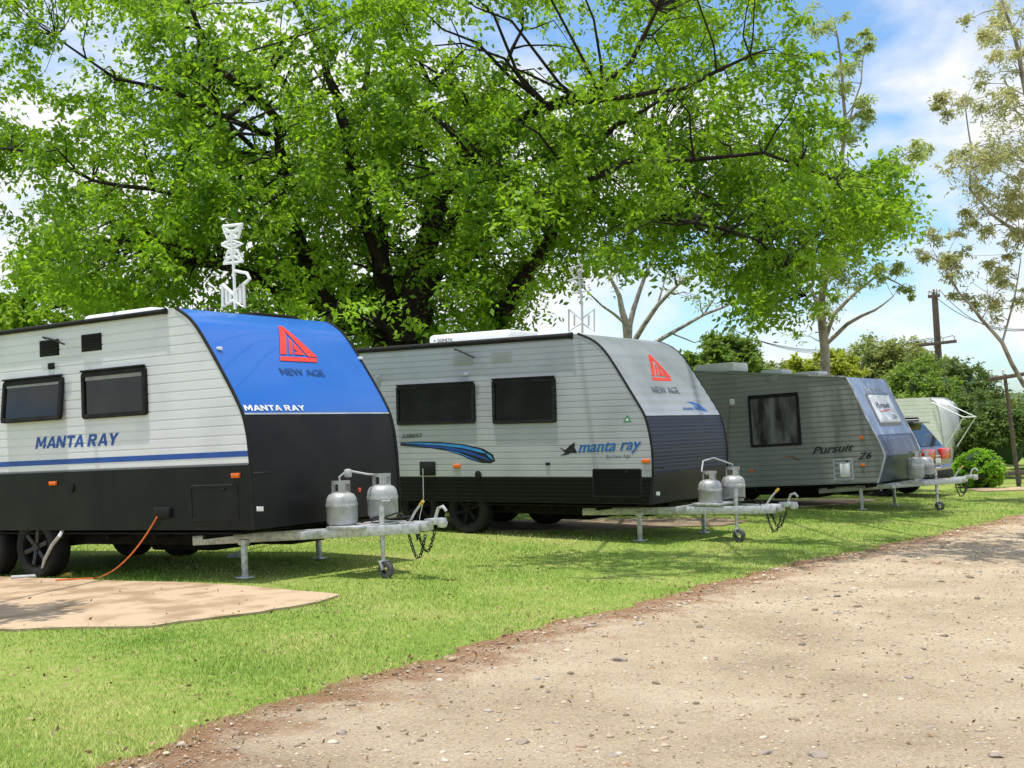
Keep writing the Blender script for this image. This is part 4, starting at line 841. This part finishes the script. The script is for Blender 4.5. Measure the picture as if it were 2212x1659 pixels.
gl2 = leafmat('gum_leaf_green', (.17, .26, .06), (.44, .50, .16), (.54, .64, .18), .5)
gum('gum_tree', 'tall sparse gum tree with olive leaf tufts leaning in at the right edge', [[(2300, 900, 0, .3), (2285, 700, 0, .26), (2262, 480, 0, .2), (2240, 300, 0, .15), (2200, 110, 0, .09), (2170, 20, 0, .05), (2150, -60, 0, .03)],
    [(2290, 900, 0, .16), (2212, 832, 0, .10), (2165, 740, -.3, .085), (2120, 690, -.5, .07), (2070, 630, -.6, .05), (2032, 570, -.7, .03), (1992, 545, -.7, .015)], [(2262, 520, 0, .12), (2200, 500, -.3, .09), (2145, 465, -.6, .06), (2095, 410, -.8, .045), (2098, 320, -1, .035), (2085, 230, -1, .025), (2045, 225, -1, .012)],
    [(2250, 380, 0, .08), (2190, 330, .5, .05), (2120, 345, .8, .03)], [(2240, 300, 0, .07), (2195, 240, .5, .04), (2170, 170, .6, .02)], [(2165, 740, -.3, .05), (2190, 650, 0, .04), (2205, 560, .2, .02)], [(2120, 690, -.5, .035), (2140, 655, -.4, .02)]],
    [(2040, 235, 28), (2078, 197, 32), (2170, 25, 55), (2135, 60, 40), (2195, 180, 50), (2190, 280, 60), (2140, 330, 60), (2080, 350, 45), (2150, 400, 65), (2185, 450, 50), (2105, 485, 32), (2030, 525, 42), (2060, 582, 40), (2172, 572, 36), (2205, 530, 40), (2140, 657, 42), (2098, 640, 25), (2195, 645, 32), (1992, 545, 22), (2185, 370, 55), (2205, 90, 45), (2160, 470, 40), (2205, 330, 50)],
    27, (2310, 1090), palebark, gl, 190, (.07, .14), 14, .30, rs=.52, div=7, scale=1.15)
gum('gum_tree', 'slim gum tree with pale trunk and drooping tufts rising behind the grey caravan', [[(1782, 760, 0, .2), (1772, 660, 0, .17), (1788, 520, 0, .14), (1815, 380, 0, .1), (1825, 250, 0, .075), (1815, 120, 0, .05), (1800, 40, 0, .02)],
    [(1780, 740, 0, .11), (1800, 680, .2, .09), (1850, 630, .4, .065), (1900, 590, .5, .045), (1960, 622, .6, .02)], [(1790, 500, 0, .08), (1850, 420, -.4, .06), (1900, 370, -.5, .045), (1960, 330, -.5, .02)], [(1772, 670, 0, .1), (1740, 600, .5, .07), (1720, 540, .6, .04)], [(1820, 300, 0, .05), (1860, 180, .3, .03), (1870, 80, .3, .015)], [(1782, 745, 0, .1), (1830, 700, -.3, .08), (1890, 670, -.5, .05), (1930, 640, -.5, .02)]],
    [(1795, 50, 42), (1868, 80, 24), (1842, 122, 28), (1820, 170, 46), (1845, 205, 36), (1832, 262, 42), (1880, 245, 20), (1812, 310, 38), (1940, 335, 48), (1900, 362, 34), (1985, 328, 28), (1902, 592, 32), (1962, 625, 20), (1918, 570, 22), (1842, 530, 26), (1782, 612, 50), (1745, 565, 50), (1805, 560, 45), (1770, 660, 40)],
    31, (1784, 930), palebark, gl2, 170, (.08, .16), 12, .30, rs=.62, scale=1.1)
gum('bare_tree', 'nearly leafless grey tree with spreading limbs between silver and grey caravans', [[(1358, 760, 0, .24), (1352, 700, 0, .2), (1338, 640, 0, .13), (1318, 600, 0, .09), (1290, 550, 0, .04)],
    [(1358, 740, 0, .18), (1368, 670, .2, .14), (1392, 600, .3, .1), (1420, 530, .4, .05), (1430, 480, .4, .02)], [(1368, 740, 0, .16), (1420, 660, -.3, .12), (1470, 610, -.5, .08), (1540, 575, -.6, .05), (1620, 560, -.6, .02)], [(1380, 760, 0, .15), (1450, 720, .3, .11), (1520, 680, .4, .08), (1600, 645, .5, .05), (1710, 630, .6, .02)],
    [(1352, 700, 0, .09), (1300, 660, -.3, .06), (1240, 600, -.4, .03)], [(1420, 660, 0, .06), (1440, 590, .3, .04), (1480, 530, .4, .02)], [(1520, 680, .4, .05), (1560, 620, .6, .03), (1650, 600, .6, .015)], [(1392, 600, .3, .05), (1360, 550, .2, .03), (1340, 500, .2, .015)], [(1450, 720, .3, .05), (1500, 740, .2, .03), (1560, 720, .2, .012)]],
    [(1320, 590, 24), (1400, 560, 24), (1470, 590, 30), (1540, 570, 30), (1600, 610, 30), (1660, 620, 26), (1500, 640, 28), (1440, 520, 30), (1560, 650, 28), (1340, 540, 28), (1510, 540, 30), (1450, 620, 28), (1620, 570, 28)], 36, (1360, 930), greybark, gl2, 22, (.08, .14), 8, .4, rs=.55, div=5, tw=.03)
lm2 = leafmat('lime_leaf', (.12, .26, .015), (.34, .48, .04), (.5, .72, .05), .48)
gum('small_tree', 'small lime green tree at the left edge behind the blue-nosed caravan roof', [[(40, 860, 0, .2), (45, 740, 0, .16), (60, 640, 0, .1), (90, 590, 0, .04)], [(45, 740, 0, .08), (0, 680, .3, .05), (-40, 640, .3, .03)]],
    [(40, 660, 55), (90, 600, 50), (0, 690, 50), (130, 640, 50), (180, 610, 45), (60, 700, 50), (-50, 660, 55), (150, 680, 45), (230, 640, 40), (300, 650, 40)], 31, (40, 935), bark, lm2, 260, (.13, .22), 10, .5, rs=1, div=8)
def bush(name, label, px, py, D, rx, rz, n, L, lm, ncl=40, cat='bush', cr=.42, toground=False, ck=.70, inner=.62):
    c = at(px, py, D); rx_, rz_ = rx/F*D, rz/F*D; ry_ = rx_
    g = float(gz(c[0])); r = empty(name, (c[0], c[1], g), label, cat)
    if toground: c[2] = g+rz_*.8
    u = unit(rng.normal(size=(ncl, 3))); u[:, 2] = np.abs(u[:, 2])*1.0-.25*(rng.random(ncl)); u[:, 1] -= .25; u = unit(u)
    if toground: u = unit(rng.normal(size=(ncl, 3))); u[:, 2] = np.maximum(u[:, 2], -.75)
    cc = c+u*np.array([rx_, ry_, rz_])*rng.uniform(inner, 1.0, ncl)[:, None]; cc[:, 2] = np.maximum(cc[:, 2], g+.1)
    rad = np.full(ncl, cr*min(rx_, rz_))*rng.uniform(.6, 1.15, ncl); per = np.full(ncl, n//ncl)
    C_, tn = sprays(cc, rad, per, 12, .85, .2); C_[:, 2] = np.maximum(C_[:, 2], g+.02)
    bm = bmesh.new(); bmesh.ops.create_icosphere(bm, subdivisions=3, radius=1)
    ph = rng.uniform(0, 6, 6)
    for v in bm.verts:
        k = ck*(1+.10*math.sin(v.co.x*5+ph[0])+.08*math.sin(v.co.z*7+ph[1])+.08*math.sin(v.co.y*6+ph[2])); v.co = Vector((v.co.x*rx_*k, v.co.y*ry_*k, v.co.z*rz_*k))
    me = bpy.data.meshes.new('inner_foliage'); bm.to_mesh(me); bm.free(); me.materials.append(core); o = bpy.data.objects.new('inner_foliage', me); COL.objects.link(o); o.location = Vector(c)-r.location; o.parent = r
    if c[2]-rz_*.9 > g+.3: MB().tube([(0, 0, 0), (.05, 0, (c[2]-g)*.5), (0, 0, c[2]-g)], [.16, .13, .08], 8).build('trunk', bark, r)
    setparent_world(leaves('foliage', C_, rng.uniform(L*.7, L*1.3, len(C_)), tn, lm, None, .5, .2), r); return r
dk = leafmat('dark_leaf', (.045, .10, .025), (.17, .24, .06), (.24, .34, .06), .34); md = leafmat('mid_leaf', (.07, .15, .025), (.26, .36, .06), (.38, .54, .07), .42); yl = leafmat('yellow_leaf', (.20, .28, .03), (.50, .52, .07), (.6, .66, .07), .42)
hl = leafmat('olive_leaf', (.12, .18, .045), (.38, .41, .13), (.44, .50, .13), .42)
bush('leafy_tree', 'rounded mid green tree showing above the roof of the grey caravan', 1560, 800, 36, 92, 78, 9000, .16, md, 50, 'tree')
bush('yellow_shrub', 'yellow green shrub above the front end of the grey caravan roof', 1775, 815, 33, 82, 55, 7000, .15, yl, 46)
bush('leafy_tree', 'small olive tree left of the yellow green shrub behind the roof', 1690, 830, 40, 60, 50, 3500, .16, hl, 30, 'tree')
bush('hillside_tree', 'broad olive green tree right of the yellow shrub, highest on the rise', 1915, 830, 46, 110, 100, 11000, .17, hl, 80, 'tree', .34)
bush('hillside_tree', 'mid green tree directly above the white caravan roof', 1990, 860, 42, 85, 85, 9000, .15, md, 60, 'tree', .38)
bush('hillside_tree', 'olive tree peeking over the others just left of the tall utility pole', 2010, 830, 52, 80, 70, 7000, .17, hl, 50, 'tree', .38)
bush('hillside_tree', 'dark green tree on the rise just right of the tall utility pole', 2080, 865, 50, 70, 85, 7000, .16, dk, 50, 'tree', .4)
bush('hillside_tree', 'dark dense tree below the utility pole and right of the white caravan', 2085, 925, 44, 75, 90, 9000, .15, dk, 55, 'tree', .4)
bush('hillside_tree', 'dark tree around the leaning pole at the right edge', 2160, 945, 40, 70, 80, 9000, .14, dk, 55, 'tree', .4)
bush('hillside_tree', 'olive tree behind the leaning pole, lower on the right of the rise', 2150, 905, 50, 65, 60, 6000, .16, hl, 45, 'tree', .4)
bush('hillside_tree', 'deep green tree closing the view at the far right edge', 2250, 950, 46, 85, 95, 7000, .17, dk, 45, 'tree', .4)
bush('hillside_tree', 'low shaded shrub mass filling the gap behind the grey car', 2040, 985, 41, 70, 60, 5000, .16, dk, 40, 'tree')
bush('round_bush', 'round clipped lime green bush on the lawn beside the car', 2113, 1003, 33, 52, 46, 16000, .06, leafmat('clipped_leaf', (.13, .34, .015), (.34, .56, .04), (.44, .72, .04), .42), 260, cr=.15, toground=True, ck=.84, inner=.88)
# distant hill
hv = []; nn_ = 60
for i in range(nn_+1):
    t = i/nn_; x = -200+t*900; hh = 16+12*math.sin(t*5+1)+7*math.sin(t*13); hv += [(x, 620, -22), (x, 700, hh*1.0), (x, 900, hh*1.3-4)]
hf = [(i*3+j, i*3+j+3, i*3+j+4, i*3+j+1) for i in range(nn_) for j in range(2)]
kind(MB().add(hv, hf).build('hill', pm('hill_pasture', (.10, .155, .06), (.05, .085, .035), .02, .95)), 'structure')
# poles, wires, fence
def pole(px0, py0, px1, py1, D, r, arms, lab):
    a = at(px1, py1, D); b = at(px0, py0, D); g = float(gz(a[0])); t = (g-b[2])/(a[2]-b[2]); a = b+(a-b)*t
    o = empty('utility_pole', (a[0], a[1], g), lab, 'utility pole'); m = MB(); m.tube([a, (a+b)/2, b], [r*1.15, r*1.05, r*.85], 12); setparent_world(m.build('pole', wood), o); ends = []
    for (x0, y0, x1, y1) in arms:
        A, B = at(x0, y0, D-.2), at(x1, y1, D-.2); m = MB(); m.bar(A, B, .09, .11); arm = m.build('crossarm', wood); setparent_world(arm, o)
        for s in (.05, .35, .65, .95):
            p = A*(1-s)+B*s; ins = MB().lathe([(.02, 0), (.02, .08), (.045, .09), (.03, .13), (.045, .15), (.001, .19)], p+np.array([0, 0, .05]), n=10).build('insulator', plast); ins.parent = arm; ins.matrix_parent_inverse = Matrix.Identity(4); ends.append(p+np.array([0, 0, .22]))
    return ends
e1 = pole(2018, 625, 2028, 782, 43, .12, [(1984, 746, 2066, 737), (2005, 641, 2030, 638)], 'dark timber utility pole with two crossarms rising behind the tree line')
e2 = pole(2170, 808, 2200, 1044, 34, .055, [(2136, 820, 2225, 806)], 'leaning timber utility pole with one crossarm near the right edge')
def wire(a, b, sag, lab):
    P = [np.array(a)*(1-t)+np.array(b)*t-np.array([0, 0, sag*4*t*(1-t)]) for t in np.linspace(0, 1, 15)]; tag(MB().tube(P, .011, 5).build('power_line', dark), lab, 'power line', 'power lines strung from the tall pole')
far = at(1560, 700, 75)
for k in range(4): wire(e1[k], far+np.array([k*.5, 0, -k*.25]), .9, 'thin power line sagging leftwards from the tall utility pole toward the trees')
rt = at(2330, 690, 30)
for k in (4, 7): wire(e1[k], rt+np.array([0, k*.3, 0]), .6, 'thin power line running right from the top of the tall utility pole')
m0 = gpt(2150, 1046); m1 = gpt(2300, 1040); fo = empty('timber_fence', m0, 'low timber post and rail fence at the right edge beyond the lawn', 'fence')
for t in (0, .33, .66, 1):
    p = m0*(1-t)+m1*t; setparent_world(MB().box((p[0], p[1], p[2]+.18), (.12, .12, .42), bev=.015).build('post', wood), fo)
setparent_world(MB().bar(m0+np.array([0, -.08, .3]), m1+np.array([0, -.08, .3]), .06, .13).build('rail', wood), fo)
